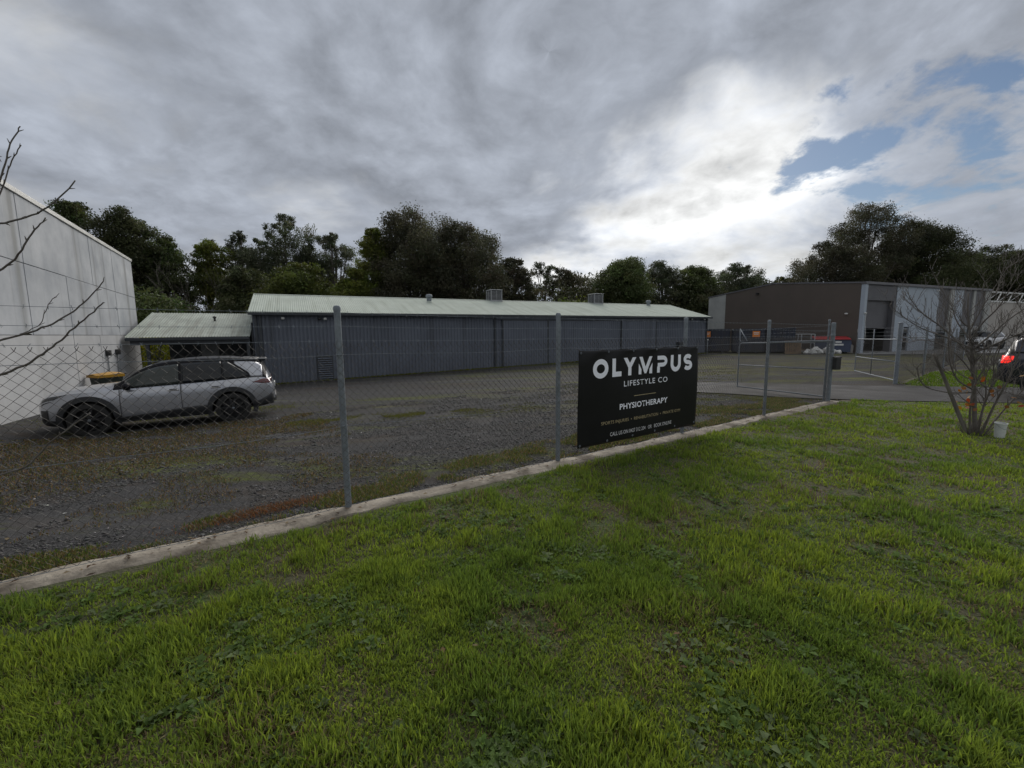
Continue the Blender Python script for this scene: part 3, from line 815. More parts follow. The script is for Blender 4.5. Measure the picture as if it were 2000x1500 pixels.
# ------------------------------------------------------------------ chain link fence
def chain_link(mb, x0, x1, zf, h, y=0.0, pitch=0.071, r=0.0021, wave=None, barbs=True):
    """interlocked zigzag wires; zf(x) ground line, h mesh height"""
    step = pitch / 2
    n = int((x1 - x0) / step)
    rows = int(h / step)
    for i in range(n):
        x = x0 + i * step
        pts = []
        for j in range(rows + 1):
            right = (i + j) % 2
            xx = x + (step if right else 0)
            yy = y + (0.003 if right else -0.003)
            z = zf(xx) + 0.03 + j * step
            if wave: yy += wave(xx, j * step)
            pts.append((xx, yy, z))
        # knuckle at the top: pairs of wires twist up and end apart
        if barbs:
            px, py, pz = pts[-1]
            pts.append((px + (0.010 if (i + rows) % 2 else -0.010), py, pz + 0.024))
        mb.tube(pts, r, 3, cap=False)
    return mb


def barbed(mb, pts, r=0.0015, spacing=0.11, barb=0.016):
    pts = [Vector(p) for p in pts]
    mb.tube(pts, r, 4, cap=False)
    acc = 0.05
    for a, b in zip(pts[:-1], pts[1:]):
        L = (b - a).length; d = (b - a).normalized()
        while acc < L:
            p = a + d * acc
            for s in (-1, 1):
                q = Vector((random.uniform(-.4, .4), random.uniform(-.8, .8), random.uniform(.4, 1) * s)).normalized() * barb
                mb.tube([p - q, p + q], r * 0.8, 3, cap=False)
            acc += spacing
        acc -= L
    return mb


def zf(x): return -0.008 * min(max(x, -8), 45)


def fence_post(mb, x, y, z0, h, r=0.029, sides=14):
    mb.tube([(x, y, z0 - 0.1), (x, y, z0 + h - 0.035)], r, sides)
    mb.lathe([(r + .003, h - .05), (r + .004, h - .02), (r * .8, h - .004), (0.0, h)], (x, y, z0), seg=sides)
    return mb


fence = thing('chain_link_fence', 'galvanised chain link fence with barbed wire on a concrete strip along the lawn', 'fence', (P0[0], P0[1], 0), FENCE_ANG)
POSTS = [-5.3, -2.68, 0.0, 2.58, 5.22, 7.92]
for i, x in enumerate(POSTS):
    fence_post(MB(), x, 0.045, zf(x) + 0.03, 1.88).build('post', M_GALV, fence, smooth=True, angle=40)
vnf = VNoise(3)
wavef = lambda x, z: 0.012 * math.sin(x * 1.9 + 1) * (0.3 + z) + 0.006 * math.sin(x * 7)
mesh_mb = chain_link(MB(), -5.3, 10.95, lambda x: zf(x) + 0.03, 1.50, 0.0, wave=wavef)
fm = mesh_mb.build('wire_mesh', M_WIRE, fence); tag(fm, kind='stuff')
ws = [x / 4 for x in range(-21, 45)]
def sag(x):
    k = max([p for p in POSTS + [-99] if p <= x + 1e-6]); nx = min([p for p in POSTS + [11.0] if p > x - 1e-6] + [11.0])
    if k < -50: k = -5.3
    u = (x - k) / max(nx - k, .1); return -4 * u * (1 - u)
for z, s in ((1.47, 0.012), (0.82, 0.035), (0.07, 0.01)):
    MB().tube([(x, -0.006 + wavef(x, z), zf(x) + z + s * sag(x) + 0.006 * math.sin(x * 3.1)) for x in ws], 0.0021, 5, cap=False).build('tension_wire', M_GALV, fence)
for z, s in ((1.595, 0.010), (1.725, 0.016), (1.845, 0.012)):
    barbed(MB(), [(x, 0.012, zf(x) + z + s * sag(x)) for x in ws]).build('barbed_wire', M_GALV, fence)
for x in POSTS:      # tie wires
    for z in (0.82, 1.47):
        MB().lathe([(0.031, -0.004), (0.034, 0.0), (0.031, 0.004)], (x, 0.045, zf(x) + z), seg=10).build('tie_wire', M_GALV, fence)
# end post with lock box and strut
GP = 11.05
fence_post(MB(), GP, 0.06, zf(GP), 1.90, r=0.045, sides=16).build('gate_post', M_GALV, fence, smooth=True, angle=40)
fence_post(MB(), GP + 0.03, 0.16, zf(GP), 1.98, r=0.022, sides=10).build('sleeve', M_GALV, fence, smooth=True, angle=40)
MB().tube([(7.92, 0.045, zf(8) + 1.475), (GP, 0.06, zf(11) + 1.475)], 0.020, 10).build('strut', M_GALV, fence, smooth=True)
for z in (1.24, 1.60): MB().lathe([(0.046, -0.025), (0.052, -0.02), (0.052, 0.02), (0.046, 0.025)], (GP, 0.06, zf(GP) + z), seg=16).build('hinge_band', M_GALV, fence, smooth=True)

# black lock box hanging on the gate post
gx, gy = tn_xy(GP - 0.04, -0.06)
lb = thing('lock_box', 'black lock box fixed to the thick gate post at the end of the fence', 'lock box', (gx, gy, T(gx, gy)), FENCE_ANG - 0.25)
MB().box(-0.085, 0.085, -0.06, 0.03, 0.80, 1.07).build('case', M_BLACKP, lb, bevel=0.012)
MB().box(-0.092, 0.092, -0.068, 0.035, 1.07, 1.10).build('lid', M_BLACKP, lb, bevel=0.008)

# ------------------------------------------------------------------ banner on the fence
def stroke(path, w, closed=False, cap_shape=None):
    """flat ribbon of constant width along a 2D path -> list of (left, right) points"""
    n = len(path); L, R = [], []
    for i, p in enumerate(path):
        a = path[(i - 1) % n] if (closed or i > 0) else p
        b = path[(i + 1) % n] if (closed or i < n - 1) else p
        d1 = Vector((p[0] - a[0], p[1] - a[1])); d2 = Vector((b[0] - p[0], b[1] - p[1]))
        if d1.length < 1e-9: d1 = d2
        if d2.length < 1e-9: d2 = d1
        d1.normalize(); d2.normalize()
        t = (d1 + d2)
        if t.length < 1e-6: t = d1
        t.normalize()
        nn = Vector((-t.y, t.x)); c = max(0.35, nn.dot(Vector((-d1.y, d1.x))))
        L.append((p[0] + nn.x * w / 2 / c, p[1] + nn.y * w / 2 / c)); R.append((p[0] - nn.x * w / 2 / c, p[1] - nn.y * w / 2 / c))
    return L, R


def stroke_mesh(mb, path, w, y, closed=False):
    L, R = stroke(path, w, closed)
    P = [[(a[0], y, a[1]), (b[0], y, b[1])] for a, b in zip(L, R)]
    mb.grid(P, closed_u=closed)


def text_mesh(body, x0, x1, base, y, cap, weight=0.0, spacing=1.0):
    cu = bpy.data.curves.new('lettering', 'FONT'); cu.body = body; cu.size = 1.0; cu.offset = weight; cu.space_character = spacing
    cu.resolution_u = 3
    ob = bpy.data.objects.new('lettering', cu); COL.objects.link(ob)
    bpy.context.view_layer.update()
    me = bpy.data.meshes.new_from_object(ob.evaluated_get(bpy.context.evaluated_depsgraph_get()))
    bpy.data.objects.remove(ob); bpy.data.curves.remove(cu)
    V = np.empty(len(me.vertices) * 3, np.float32); me.vertices.foreach_get('co', V); V = V.reshape(-1, 3)
    a, b = V[:, 0].min(), V[:, 0].max(); c, d = V[:, 1].min(), V[:, 1].max()
    out = np.empty_like(V)
    out[:, 0] = x0 + (V[:, 0] - a) / (b - a) * (x1 - x0); out[:, 1] = y; out[:, 2] = base + (V[:, 1] - c) / (d - c) * cap
    me.vertices.foreach_set('co', out.ravel()); me.update()
    return me


M_BANNER = mat('black_vinyl', (0.006, 0.006, 0.0065), (0.009, 0.009, 0.010), rough=0.45, scale=3, spec=0.25)
M_PRINTW = mat('white_print', (0.88, 0.90, 0.96), (0.86, 0.88, 0.94), rough=0.5, scale=2)
M_PRINTG = mat('gold_print', (0.40, 0.33, 0.19), (0.36, 0.30, 0.17), rough=0.5, scale=2)
M_PRINTS = mat('pale_print', (0.66, 0.66, 0.67), (0.62, 0.62, 0.63), rough=0.5, scale=2)
bn = thing('banner', 'black vinyl physiotherapy banner with white lettering, tied to the chain link fence', 'banner', (P0[0], P0[1], -0.036), FENCE_ANG)
BX0, BX1, BZ0, BZ1 = 2.85, 5.46, 0.175, 1.455
def ripple(x, z):
    u = (x - BX0) / (BX1 - BX0)
    edge = max(0.0, (z - 1.30) / 0.155)
    return 0.006 * math.sin(u * 9 + z * 3) + 0.010 * edge * math.sin(u * 31 + (BZ1 - z) * 10) - 0.004 * math.sin(u * 5.5 - z * 4)
P = []
for i in range(91):
    x = BX0 + (BX1 - BX0) * i / 90
    dip = 0.014 * abs(math.sin((x - BX0) / (BX1 - BX0) * math.pi * 6))
    P.append([(x, -0.030 + ripple(x, z), z - (dip if k == 36 else 0) - 0.02 * (x - BX0) / 2.6 * (1 if k < 2 else 0.3)) for k, z in [(k, BZ0 + (BZ1 - BZ0) * k / 36) for k in range(37)]])
sheet = MB().grid(P)
so = sheet.build('sheet', M_BANNER, bn, smooth=True)
sm = so.modifiers.new('thickness', 'SOLIDIFY'); sm.thickness = 0.0016; sm.offset = 1
def drape(me, lift=0.0045):
    """lay flat lettering on the rippled sheet (child of the banner)"""
    V = np.empty(len(me.vertices) * 3, np.float32); me.vertices.foreach_get('co', V); V = V.reshape(-1, 3)
    for v in V: v[1] = -0.030 + ripple(float(v[0]), float(v[2])) - lift
    me.vertices.foreach_set('co', V.ravel()); me.update()
# headline: seven stroke-built capitals
C0, C1 = 1.075, 1.325; CH = C1 - C0; SW = 0.068
mbh = MB()
def arc(cx, cz, rx, rz, a0, a1, n=16): return [(cx + rx * math.cos(math.radians(a0 + (a1 - a0) * i / n)), cz + rz * math.sin(math.radians(a0 + (a1 - a0) * i / n))) for i in range(n + 1)]
h = SW / 2
def xs(a, b): return a + h, b - h
a, b = xs(3.098, 3.388)
stroke_mesh(mbh, arc((a + b) / 2, (C0 + C1) / 2, (b - a) / 2, CH / 2 - h + 0.004, 0, 360, 40)[:-1], SW, 0, True)
stroke_mesh(mbh, [(3.468 + h, C1), (3.468 + h, C0 + h), (3.655, C0 + h)], SW, 0)
cx = (3.696 + 3.965) / 2
stroke_mesh(mbh, [(cx, C0), (cx, C0 + 0.115)], SW, 0)
mbh.add([(cx - h, 0, C0 + 0.112), (cx + h, 0, C0 + 0.112), (cx + 0.135, 0, C1), (cx + 0.135 - 0.076, 0, C1), (cx, 0, C0 + 0.175), (cx - 0.135 + 0.076, 0, C1), (cx - 0.135, 0, C1)], [(0, 1, 4), (1, 2, 3, 4), (0, 4, 5, 6)])
# M: a V with two short cut feet
ma, mz = 4.024, 4.325
mc = (ma + mz) / 2
mbh.add([(ma + 0.008, 0, C1), (ma + 0.075, 0, C1), (mc, 0, C0 + 0.105), (mz - 0.075, 0, C1), (mz - 0.008, 0, C1), (mc + 0.022, 0, C0 + 0.008), (mc - 0.022, 0, C0 + 0.008)], [(0, 1, 2, 6), (2, 3, 4, 5), (2, 5, 6)])
mbh.add([(ma, 0, C0), (ma + 0.062, 0, C0), (ma + 0.062, 0, C0 + 0.068), (ma, 0, C0 + 0.155)], [(0, 1, 2, 3)])
mbh.add([(mz, 0, C0), (mz - 0.062, 0, C0), (mz - 0.062, 0, C0 + 0.068), (mz, 0, C0 + 0.155)], [(0, 3, 2, 1)])
# P: open bowl and a cut foot
pa, pb = 4.436, 4.665
bowl = [(pa, C1 - 0.03)] + arc(pb - 0.105, C1 - 0.03 - 0.0525, 0.0745, 0.0525, 90, -90, 14) + [(pa + 0.01, C1 - 0.135)]
stroke_mesh(mbh, bowl, 0.060, 0)
mbh.add([(pa, 0, C0), (pa + 0.062, 0, C0), (pa + 0.062, 0, C0 + 0.092), (pa, 0, C0 + 0.092)], [(0, 1, 2, 3)])
a, b = xs(4.744, 4.995)
r = (b - a) / 2
stroke_mesh(mbh, [(a, C1)] + arc((a + b) / 2, C0 + r + h - 0.006, r, r, 180, 360, 18) + [(b, C1)], SW, 0)
a, b = xs(5.062, 5.295); cx = (a + b) / 2; rx = (b - a) / 2; rz = (CH - SW + 0.008) / 4
zt = C1 - h + 0.004 - rz; zb_ = C0 + h - 0.004 + rz
stroke_mesh(mbh, arc(cx, zt, rx * 0.97, rz, 28, 270, 18)[:-1] + arc(cx, zb_, rx, rz, 90, -152, 18), SW * 0.94, 0)
head = mbh.build('headline_lettering', M_PRINTW, bn); drape(head.data)
rows = [('LIFESTYLE CO', 3.712, 4.682, 0.925, 0.078, 0.004, 1.15, M_PRINTW), ('PHYSIOTHERAPY', 3.63, 4.70, 0.605, 0.083, 0.020, 1.06, M_PRINTW),
        ('SPORTS INJURIES  \u2022  REHABILITATION  \u2022  PRIVATE GYM', 3.28, 5.03, 0.415, 0.058, 0.0, 1.0, M_PRINTG),
        ('CALL US ON 0427 312 204   OR   BOOK ONLINE', 3.45, 4.82, 0.255, 0.054, 0.0, 1.0, M_PRINTS)]
for body, x0, x1, base, cap, wgt, spc, mm in rows:
    me = text_mesh(body, x0, x1, base, 0, cap, wgt, spc); me.materials.clear(); me.materials.append(mm); drape(me)
    tag(link('lettering', me, bn), kind='stuff')
rule = MB().grid([[(3.93 + 0.49 * k / 8, 0, 0.772), (3.93 + 0.49 * k / 8, 0, 0.781)] for k in range(9)]).build('gold_rule', M_PRINTG, bn); drape(rule.data)
for k in range(6):
    for z in (BZ0 + 0.03, BZ1 - 0.035):
        x = BX0 + 0.04 + k * (BX1 - BX0 - 0.08) / 5
        MB().lathe([(0.008, 0.0), (0.016, -0.003), (0.008, -0.005)], (x, -0.033 + ripple(x, z), z), axis='y', seg=12).build('eyelet', M_GALV, bn)
for x, z, dx, dz in ((BX0, BZ0, -0.07, -0.10), (BX1, BZ0 - 0.01, 0.04, -0.06), (BX0, BZ1, -0.03, 0.02), (BX1, BZ1, 0.03, 0.03)):
    MB().tube([(x + 0.02 * (1 if dx < 0 else -1), -0.036, z), (x + dx, -0.012, z + dz)], 0.003, 5).build('tie_strap', M_BLACKP, bn)

# ------------------------------------------------------------------ swing gates
def gate(name, label, hinge, tip, top=1.45, mids=(0.5,), rails=(0.78,), wires=True, ext=0.42, grp=None, tri=False, h0=0.12):
    hx, hy = hinge; dx, dy = tip[0] - hx, tip[1] - hy; L = math.hypot(dx, dy); ang = math.atan2(dy, dx)
    zb = T(hx, hy); slope = (T(*tip) - zb) / L
    g = thing(name, label, 'gate', (hx, hy, zb), ang, grp)
    z = lambda x: slope * x
    R = 0.018
    fr = MB()
    fr.tube(catmull([(0.06, 0, h0), (0.06, 0, top)], 2), R, 10)
    fr.tube([(L, 0, h0 + z(L)), (L, 0, top - 0.09 + z(L)), (L - 0.03, 0, top - 0.03 + z(L)), (L - 0.10, 0, top + z(L)), (0.06, 0, top)], R, 10)
    fr.tube([(0.06, 0, h0), (L, 0, h0 + z(L))], R, 10)
    fr.build('frame', M_GALV, g, smooth=True, angle=50)
    for m in mids:
        MB().tube([(L * m, 0.0, h0 + z(L * m)), (L * m, 0.0, top + ext * 0.9 + z(L * m))], R * 0.85, 8).build('stile', M_GALV, g, smooth=True)
    for rz_ in rails:
        MB().tube([(0.06, 0, rz_), (L, 0, rz_ + z(L))], R * 0.9, 8).build('rail', M_GALV, g, smooth=True)
    wm = chain_link(MB(), 0.06, L - 0.04, lambda x: h0 - 0.03 + z(x), top - h0, 0.0, pitch=0.075, r=0.0017, barbs=False).build('wire_mesh', M_WIRE, g); tag(wm, kind='stuff')
    if wires:
        MB().tube([(L, 0, top + z(L)), (L, 0, top + ext + z(L))], R * 0.7, 8).build('wire_arm', M_GALV, g, smooth=True)
        for k in range(3):
            zz = top + 0.12 + k * 0.13
            barbed(MB(), [(0.05, 0, zz), (L, 0, zz + z(L))]).build('barbed_wire', M_GALV, g)
    if tri:
        MB().tube([(L, 0, top + ext + z(L)), (L - 0.30, 0, top + 0.06 + z(L)), (L - 0.04, 0, top + 0.05 + z(L)), (L, 0, top + 0.10 + z(L)), (L, 0, top + ext + z(L))], 0.014, 8).build('wire_bracket', M_GALV, g, smooth=True)
    for zz in (0.3, 1.25): MB().box(-0.02, 0.09, -0.03, 0.03, zz, zz + 0.05).build('hinge', M_GALV, g)
    return g


hg = tn_xy(GP + 0.10, 0.12)
gate('swing_gate', 'open chain link gate swung into the yard beside the black lock box', hg, (6.95, 13.0), tri=True, mids=(0.62,))
rp = (12.5, 13.75)
gate('swing_gate', 'open chain link gate across the driveway, left of the bare shrub', rp, (14.5, 17.9), mids=(0.55,), rails=(0.72,))

# far boundary fence right of the driveway, seen behind the bare shrub
bf = thing('boundary_fence', 'low chain link boundary fence running behind the bare shrub to the warehouse', 'fence', (*rp, 0), 0)
pts = [(0, 0), (3.4, 2.6), (7.6, 6.0), (11.4, 9.2), (15.5, 12.6)]
gz = [T(rp[0] + a, rp[1] + b) for a, b in pts]
fence_post(MB(), 0, 0, gz[0], 2.0, r=0.058, sides=16).build('gate_post', M_GALV, bf, smooth=True, angle=40)
for (a, b), z in list(zip(pts, gz))[1:]:
    fence_post(MB(), a, b, z, 1.9, r=0.04).build('post', M_GALV, bf, smooth=True, angle=40)
MB().tube([(0, 0, gz[0] + 1.5), (*pts[1], gz[1] + 1.5)], 0.022, 8).build('strut', M_GALV, bf, smooth=True)
mbm = MB()
for (a, b), (c, d), za, zb in zip(pts[:-1], pts[1:], gz[:-1], gz[1:]):
    L = math.hypot(c - a, d - b); ux, uy = (c - a) / L, (d - b) / L
    tmp = chain_link(MB(), 0, L, lambda x: za + (zb - za) * x / L, 1.42, 0.0, pitch=0.09, r=0.0022, barbs=False)
    mbm.add([(a + ux * x - uy * y, b + uy * x + ux * y, z) for x, y, z in tmp.v], tmp.f)
tag(mbm.build('wire_mesh', M_WIRE, bf), kind='stuff')
for k in range(3):
    zz = 1.55 + 0.13 * k
    barbed(MB(), [(a, b, z + zz) for (a, b), z in zip(pts, gz)]).build('barbed_wire', M_GALV, bf)

# ------------------------------------------------------------------ yard clutter in front of the warehouse
M_SKIP = mat('navy_skip_paint', (0.018, 0.024, 0.045), (0.03, 0.03, 0.035), rough=0.55, scale=2.5)
M_ORANGE = mat('orange_placard', (0.62, 0.20, 0.03), (0.55, 0.17, 0.03), rough=0.5, scale=3)
def skip(loc, rz, label, w=2.25, d=4.2, h=2.0, placard=None):
    o = thing('skip_bin', label, 'skip bin', loc, rz, 'navy skip bins beside the warehouse')
    MB().box(-w / 2, w / 2, -d / 2, -d / 2 + .05, .15, h).box(-w / 2, w / 2, d / 2 - .05, d / 2, .15, h).box(-w / 2, -w / 2 + .05, -d / 2 + .05, d / 2 - .05, .15, h).box(w / 2 - .05, w / 2, -d / 2 + .05, d / 2 - .05, .15, h).box(-w / 2 + .05, w / 2 - .05, -d / 2 + .05, d / 2 - .05, .15, .22).build('tub', M_SKIP, o)
    MB().box(-w / 2 - .05, w / 2 + .05, -d / 2 - .06, -d / 2 + .06, h, h + .09).box(-w / 2 - .05, w / 2 + .05, d / 2 - .06, d / 2 + .06, h, h + .09).box(-w / 2 - .06, -w / 2 + .06, -d / 2 + .06, d / 2 - .06, h, h + .09).box(w / 2 - .06, w / 2 + .06, -d / 2 + .06, d / 2 - .06, h, h + .09).build('rim', M_SKIP, o)
    for k in range(6):
        x = -w / 2 + .1 + k * (w - .2) / 5
        MB().box(x - .045, x + .045, -d / 2 - .08, -d / 2, .16, h - .01).build('rib', M_SKIP, o)
    for k in range(8):
        y = -d / 2 + .25 + k * (d - .5) / 7
        for s in (-1, 1): MB().box(*sorted((s * w / 2, s * (w / 2 + .08))), y - .045, y + .045, .16, h - .01).build('rib', M_SKIP, o)
    for s in (-.7, .7): MB().box(s - .06, s + .06, -d / 2, d / 2, 0, .15).build('skid', M_SKIP, o)
    if placard:
        p = MB().box(placard - .27, placard + .27, -d / 2 - .12, -d / 2 - .09, h - .62, h - .12).build('placard', M_ORANGE, o)
        MB().box(placard - .2, placard + .2, -d / 2 - .128, -d / 2 - .121, h - .30, h - .24).box(placard - .16, placard + .16, -d / 2 - .128, -d / 2 - .121, h - .42, h - .37).build('print', M_WHITEP, p)
    return o


skip((18.6, 39.2, T(18.6, 39.2)), math.radians(-24), 'navy skip bin with small orange placard, next to the shed corner', placard=-.62)
skip((20.9, 37.9, T(20.9, 37.9)), math.radians(-26), 'navy skip bin with orange placard, between the two other skips', placard=.55)
skip((23.4, 37.6, T(23.4, 37.6)), math.radians(-26), 'navy skip bin without a placard, nearest the blue red lidded bin', w=2.0, h=2.05)

o = thing('rubbish_skip', 'blue front lift bin with red lid by the brown wall', 'skip bin', (27.0, 36.1, T(27, 36)), math.radians(-28))
M_SKIPB = mat('blue_bin_paint', (0.035, 0.05, 0.095), (0.03, 0.042, 0.075), rough=0.5, scale=2)
M_RED = mat('red_lid', (0.33, 0.02, 0.025), (0.25, 0.018, 0.02), rough=0.45, scale=2)
MB().prism([(-0.8, 0.12), (0.8, 0.12), (0.9, 1.28), (-0.75, 1.12)], -1.25, 1.25, plane='yz').build('tub', M_SKIPB, o, bevel=0.02)
for s in (-0.63, 0.63):
    MB().prism([(-0.88, 1.13), (0.92, 1.30), (0.9, 1.40), (-0.86, 1.22)], s - .60, s + .60, plane='yz').build('lid', M_RED, o, bevel=0.03)
for s in (-1.30, 1.30): MB().box(s - .05, s + .05, -0.5, 0.6, 0.72, 0.92).build('fork_pocket', M_SKIPB, o)
MB().box(-0.35, 0.75, -0.815, -0.80, 0.66, 0.80).box(0.2, 0.62, -0.812, -0.797, 0.88, 1.02).build('white_sticker', M_WHITEP, o)
for s in (-1, 1):
    for t_ in (-.6, .6): MB().lathe([(0, -.03), (.09, -.03), (.09, .03), (0, .03)], (s, t_, .09), axis='x', seg=12).build('castor', M_BLACKP, o)

def lumpy(seed, r):
    bm = bmesh.new(); bmesh.ops.create_icosphere(bm, subdivisions=2, radius=r)
    rr = random.Random(seed)
    ph = [rr.uniform(0, 6) for _ in range(6)]
    for v in bm.verts:
        d = v.co.normalized()
        k = 1 + .20 * math.sin(5 * d.x + ph[0]) * math.sin(4 * d.y + ph[1]) + .12 * math.sin(9 * d.z + ph[2]) + rr.uniform(-.06, .06)
        v.co = Vector((d.x * r * 1.15 * k, d.y * r * k, max(-0.55 * r, d.z * r * .8 * k)))
        if d.z > 0.85: v.co.z += r * 0.35
    me = bpy.data.meshes.new('sack'); bm.to_mesh(me); bm.free()
    return me


M_SACK = mat('white_sack', (0.55, 0.55, 0.54), (0.40, 0.40, 0.38), rough=0.6, scale=4)
for i in range(14):
    f = i / 13
    x = 23.7 + 3.0 * f + random.uniform(-.1, .1); y = 34.2 + 0.75 * f + random.uniform(-.4, .35); r = random.uniform(.17, .27)
    me = lumpy(i, r); me.materials.append(M_SACK)
    s = link('rubbish_sack', me); s.location = (x, y, T(x, y) + r * .5 + (0.2 if i % 4 == 3 else 0)); s.rotation_euler = (0, 0, random.uniform(0, 6))
    tag(s, 'tied white sack in the heap of sacks before the blue red lidded bin', 'sack', 'white sacks heaped by the skip')

M_WOOD = mat('weathered_pallet', (0.22, 0.15, 0.09), (0.14, 0.10, 0.07), rough=0.85, scale=4)
for k, lab in enumerate(('timber pallet leaning outermost of two beside the white sacks', 'timber pallet leaning behind another against the steel frame')):
    x, y = 22.9 + .12 * k, 34.6 + .25 * k
    o = thing('pallet', lab, 'pallet', (x, y, T(x, y)), math.radians(-25), 'leaning pallets'); o.rotation_euler = (math.radians(-14), 0, math.radians(-25))
    for i in range(7): MB().box(-.55 + i * .165, -.45 + i * .165, -.02, 0.0, 0, 1.1).build('slat', M_WOOD, o)
    for z in (.03, .5, .97): MB().box(-.56, .56, 0.001, .09, z, z + .1).build('bearer', M_WOOD, o)
o = thing('steel_stillage', 'pale steel stillage frame standing behind the leaning pallets', 'steel frame', (24.5, 36.3, T(24.5, 36.3)), math.radians(-20))
for s in (-.95, 0, .95):
    for d in (-.5, .5): MB().box(s - .03, s + .03, d - .03, d + .03, 0, 1.6).build('upright', M_GREYP, o)
for z in (.15, .85, 1.57):
    for d in (-.5, .5): MB().box(-.92, .92, d - .025, d + .025, z, z + .06).build('rail', M_GREYP, o)
MB().box(-.9, .9, -.45, .45, .22, .26).build('deck', M_WOOD, o)
o = MB().box(-.42, .42, -.02, .02, 0, 1.25).build('panel_sheet', M_BEIGE); o.location = (28.35, 36.0, T(28.3, 36)); o.rotation_euler = (math.radians(-10), 0, math.radians(-60))
tag(o, 'beige board leaning on the brown wall right of the blue bin', 'board')
x, y = 15.9, 34.6
o = thing('tap_standpipe', 'galvanised standpipe with white tap standing by the right end of the shed', 'standpipe', (x, y, T(x, y)))
MB().tube([(0, 0, -.1), (0, 0, 1.2)], .03, 8).build('pipe', M_GALV, o, smooth=True)
MB().lathe([(0, -.05), (.06, -.03), (.06, .05), (0, .07)], (0, -.05, 1.2), seg=10).build('tap', M_WHITEP, o, smooth=True)

# white bucket under the bare shrub
x, y = 7.62, 6.50
o = thing('bucket', 'white plastic bucket standing in the grass beside the bare shrub', 'bucket', (x, y, T(x, y)))
o.rotation_euler = (0.06, -0.05, 0)
MB().lathe([(0.0, 0.004), (0.056, 0.0), (0.070, 0.235), (0.075, 0.238), (0.075, 0.252), (0.068, 0.253), (0.053, 0.02), (0.0, 0.018)], seg=28).build('pail', mat('bucket_white', (0.58, 0.60, 0.58), (0.46, 0.48, 0.46), rough=0.45, scale=9), o, smooth=True, angle=40)
MB().tube([(0.076 * math.cos(a), -.078 * abs(math.sin(a)) - .004, 0.235 - 0.07 * math.sin(a)) for a in [math.pi * k / 12 for k in range(13)]], 0.0022, 5).build('handle', M_GALV, o)

# ------------------------------------------------------------------ cars: a lofted body, wheel wells cut out, panels laid on the surface
class CarShape:
    def __init__(self, top, belt, bottom, width, roofw):
        self.tabs = {}
        xs = np.linspace(-2.45, 2.45, 981)
        for k, tab, win in (('top', top, 25), ('belt', belt, 25), ('bottom', bottom, 15), ('width', width, 15), ('roofw', roofw, 25)):
            a = np.array(sorted(tab)); y = np.interp(xs, a[:, 0], a[:, 1])
            pad = np.pad(y, win, mode='edge'); ker = np.hanning(win * 2 + 1); ker /= ker.sum()
            self.tabs[k] = np.convolve(pad, ker, mode='valid')
        self.xs = xs
        self.x0 = min(p[0] for p in top); self.x1 = max(p[0] for p in top)

    def g(self, k, x): return float(np.interp(x, self.xs, self.tabs[k]))

    def section(self, x):
        zt, zs, zb, w, wr = (self.g(k, x) for k in ('top', 'belt', 'bottom', 'width', 'roofw'))
        zs = min(zs, zt - 0.01); zb = min(zb, zs - 0.06)
        zm = zb + 0.52 * (zs - zb)
        ge = min(1.0, max(0.0, (zt - zs - 0.10) / 0.25))       # 1 where there is a cabin above the belt
        ze = zs + (zt - zs) * (0.55 + 0.31 * ge)
        wbelt = w * (0.955 - 0.0 * ge)
        p = [(0, zb), (w * .72, zb), (w * .90, zb + .02), (w * .965, zb + .09), (w * .995, zb + .40 * (zm - zb) + .05 * (zm - zb)), (w, zm), (w * .998, zm + .45 * (zs - zm)), (w * .985, zm + .78 * (zs - zm)), (wbelt, zs)]
        for u in (.25, .5, .75):
            bulge = .018 * ge * math.sin(math.pi * u)
            p.append((wbelt + (wr - wbelt) * u + bulge, zs + (ze - zs) * u))
        p += [(wr, ze), (wr * .955, ze + (zt - ze) * .45), (wr * .80, ze + (zt - ze) * .78), (wr * .45, zt - .006), (0, zt)]
        return p

    def y_at(self, x, z):
        p = self.section(x)[2:14]
        zz = [q[1] for q in p]; yy = [q[0] for q in p]
        return float(np.interp(z, zz, yy))


def nose(tab):
    return [(x if x < 1.6 else 1.6 + (x - 1.6) * .84, v) for x, v in tab]


SUV = CarShape(
    top=nose([(2.30, .80), (2.27, .90), (2.20, .975), (2.0, 1.025), (1.6, 1.065), (1.2, 1.095), (.98, 1.125), (.80, 1.19), (.36, 1.50), (.10, 1.60), (-.30, 1.65), (-.8, 1.67), (-1.3, 1.655), (-1.75, 1.62), (-2.02, 1.59), (-2.08, 1.40), (-2.17, 1.18), (-2.24, 1.04), (-2.29, .80)]),
    belt=nose([(2.30, .72), (2.27, .82), (2.20, .90), (2.0, .96), (1.6, .995), (1.0, 1.015), (.5, 1.03), (0, 1.045), (-.6, 1.065), (-1.2, 1.095), (-1.8, 1.12), (-2.05, 1.12), (-2.17, 1.06), (-2.24, .98), (-2.29, .72)]),
    bottom=nose([(2.30, .38), (2.2, .30), (1.9, .26), (1.0, .28), (-1.0, .29), (-1.8, .32), (-2.1, .36), (-2.29, .46)]),
    width=nose([(2.30, .60), (2.27, .68), (2.20, .77), (2.05, .85), (1.8, .895), (1.35, .925), (.6, .905), (-.4, .905), (-1.3, .93), (-1.8, .905), (-2.1, .86), (-2.22, .81), (-2.29, .72)]),
    roofw=nose([(2.30, .45), (2.2, .58), (1.9, .70), (1.2, .76), (.9, .75), (.5, .69), (0, .645), (-.8, .64), (-1.6, .62), (-2.02, .58), (-2.15, .62), (-2.29, .55)]))


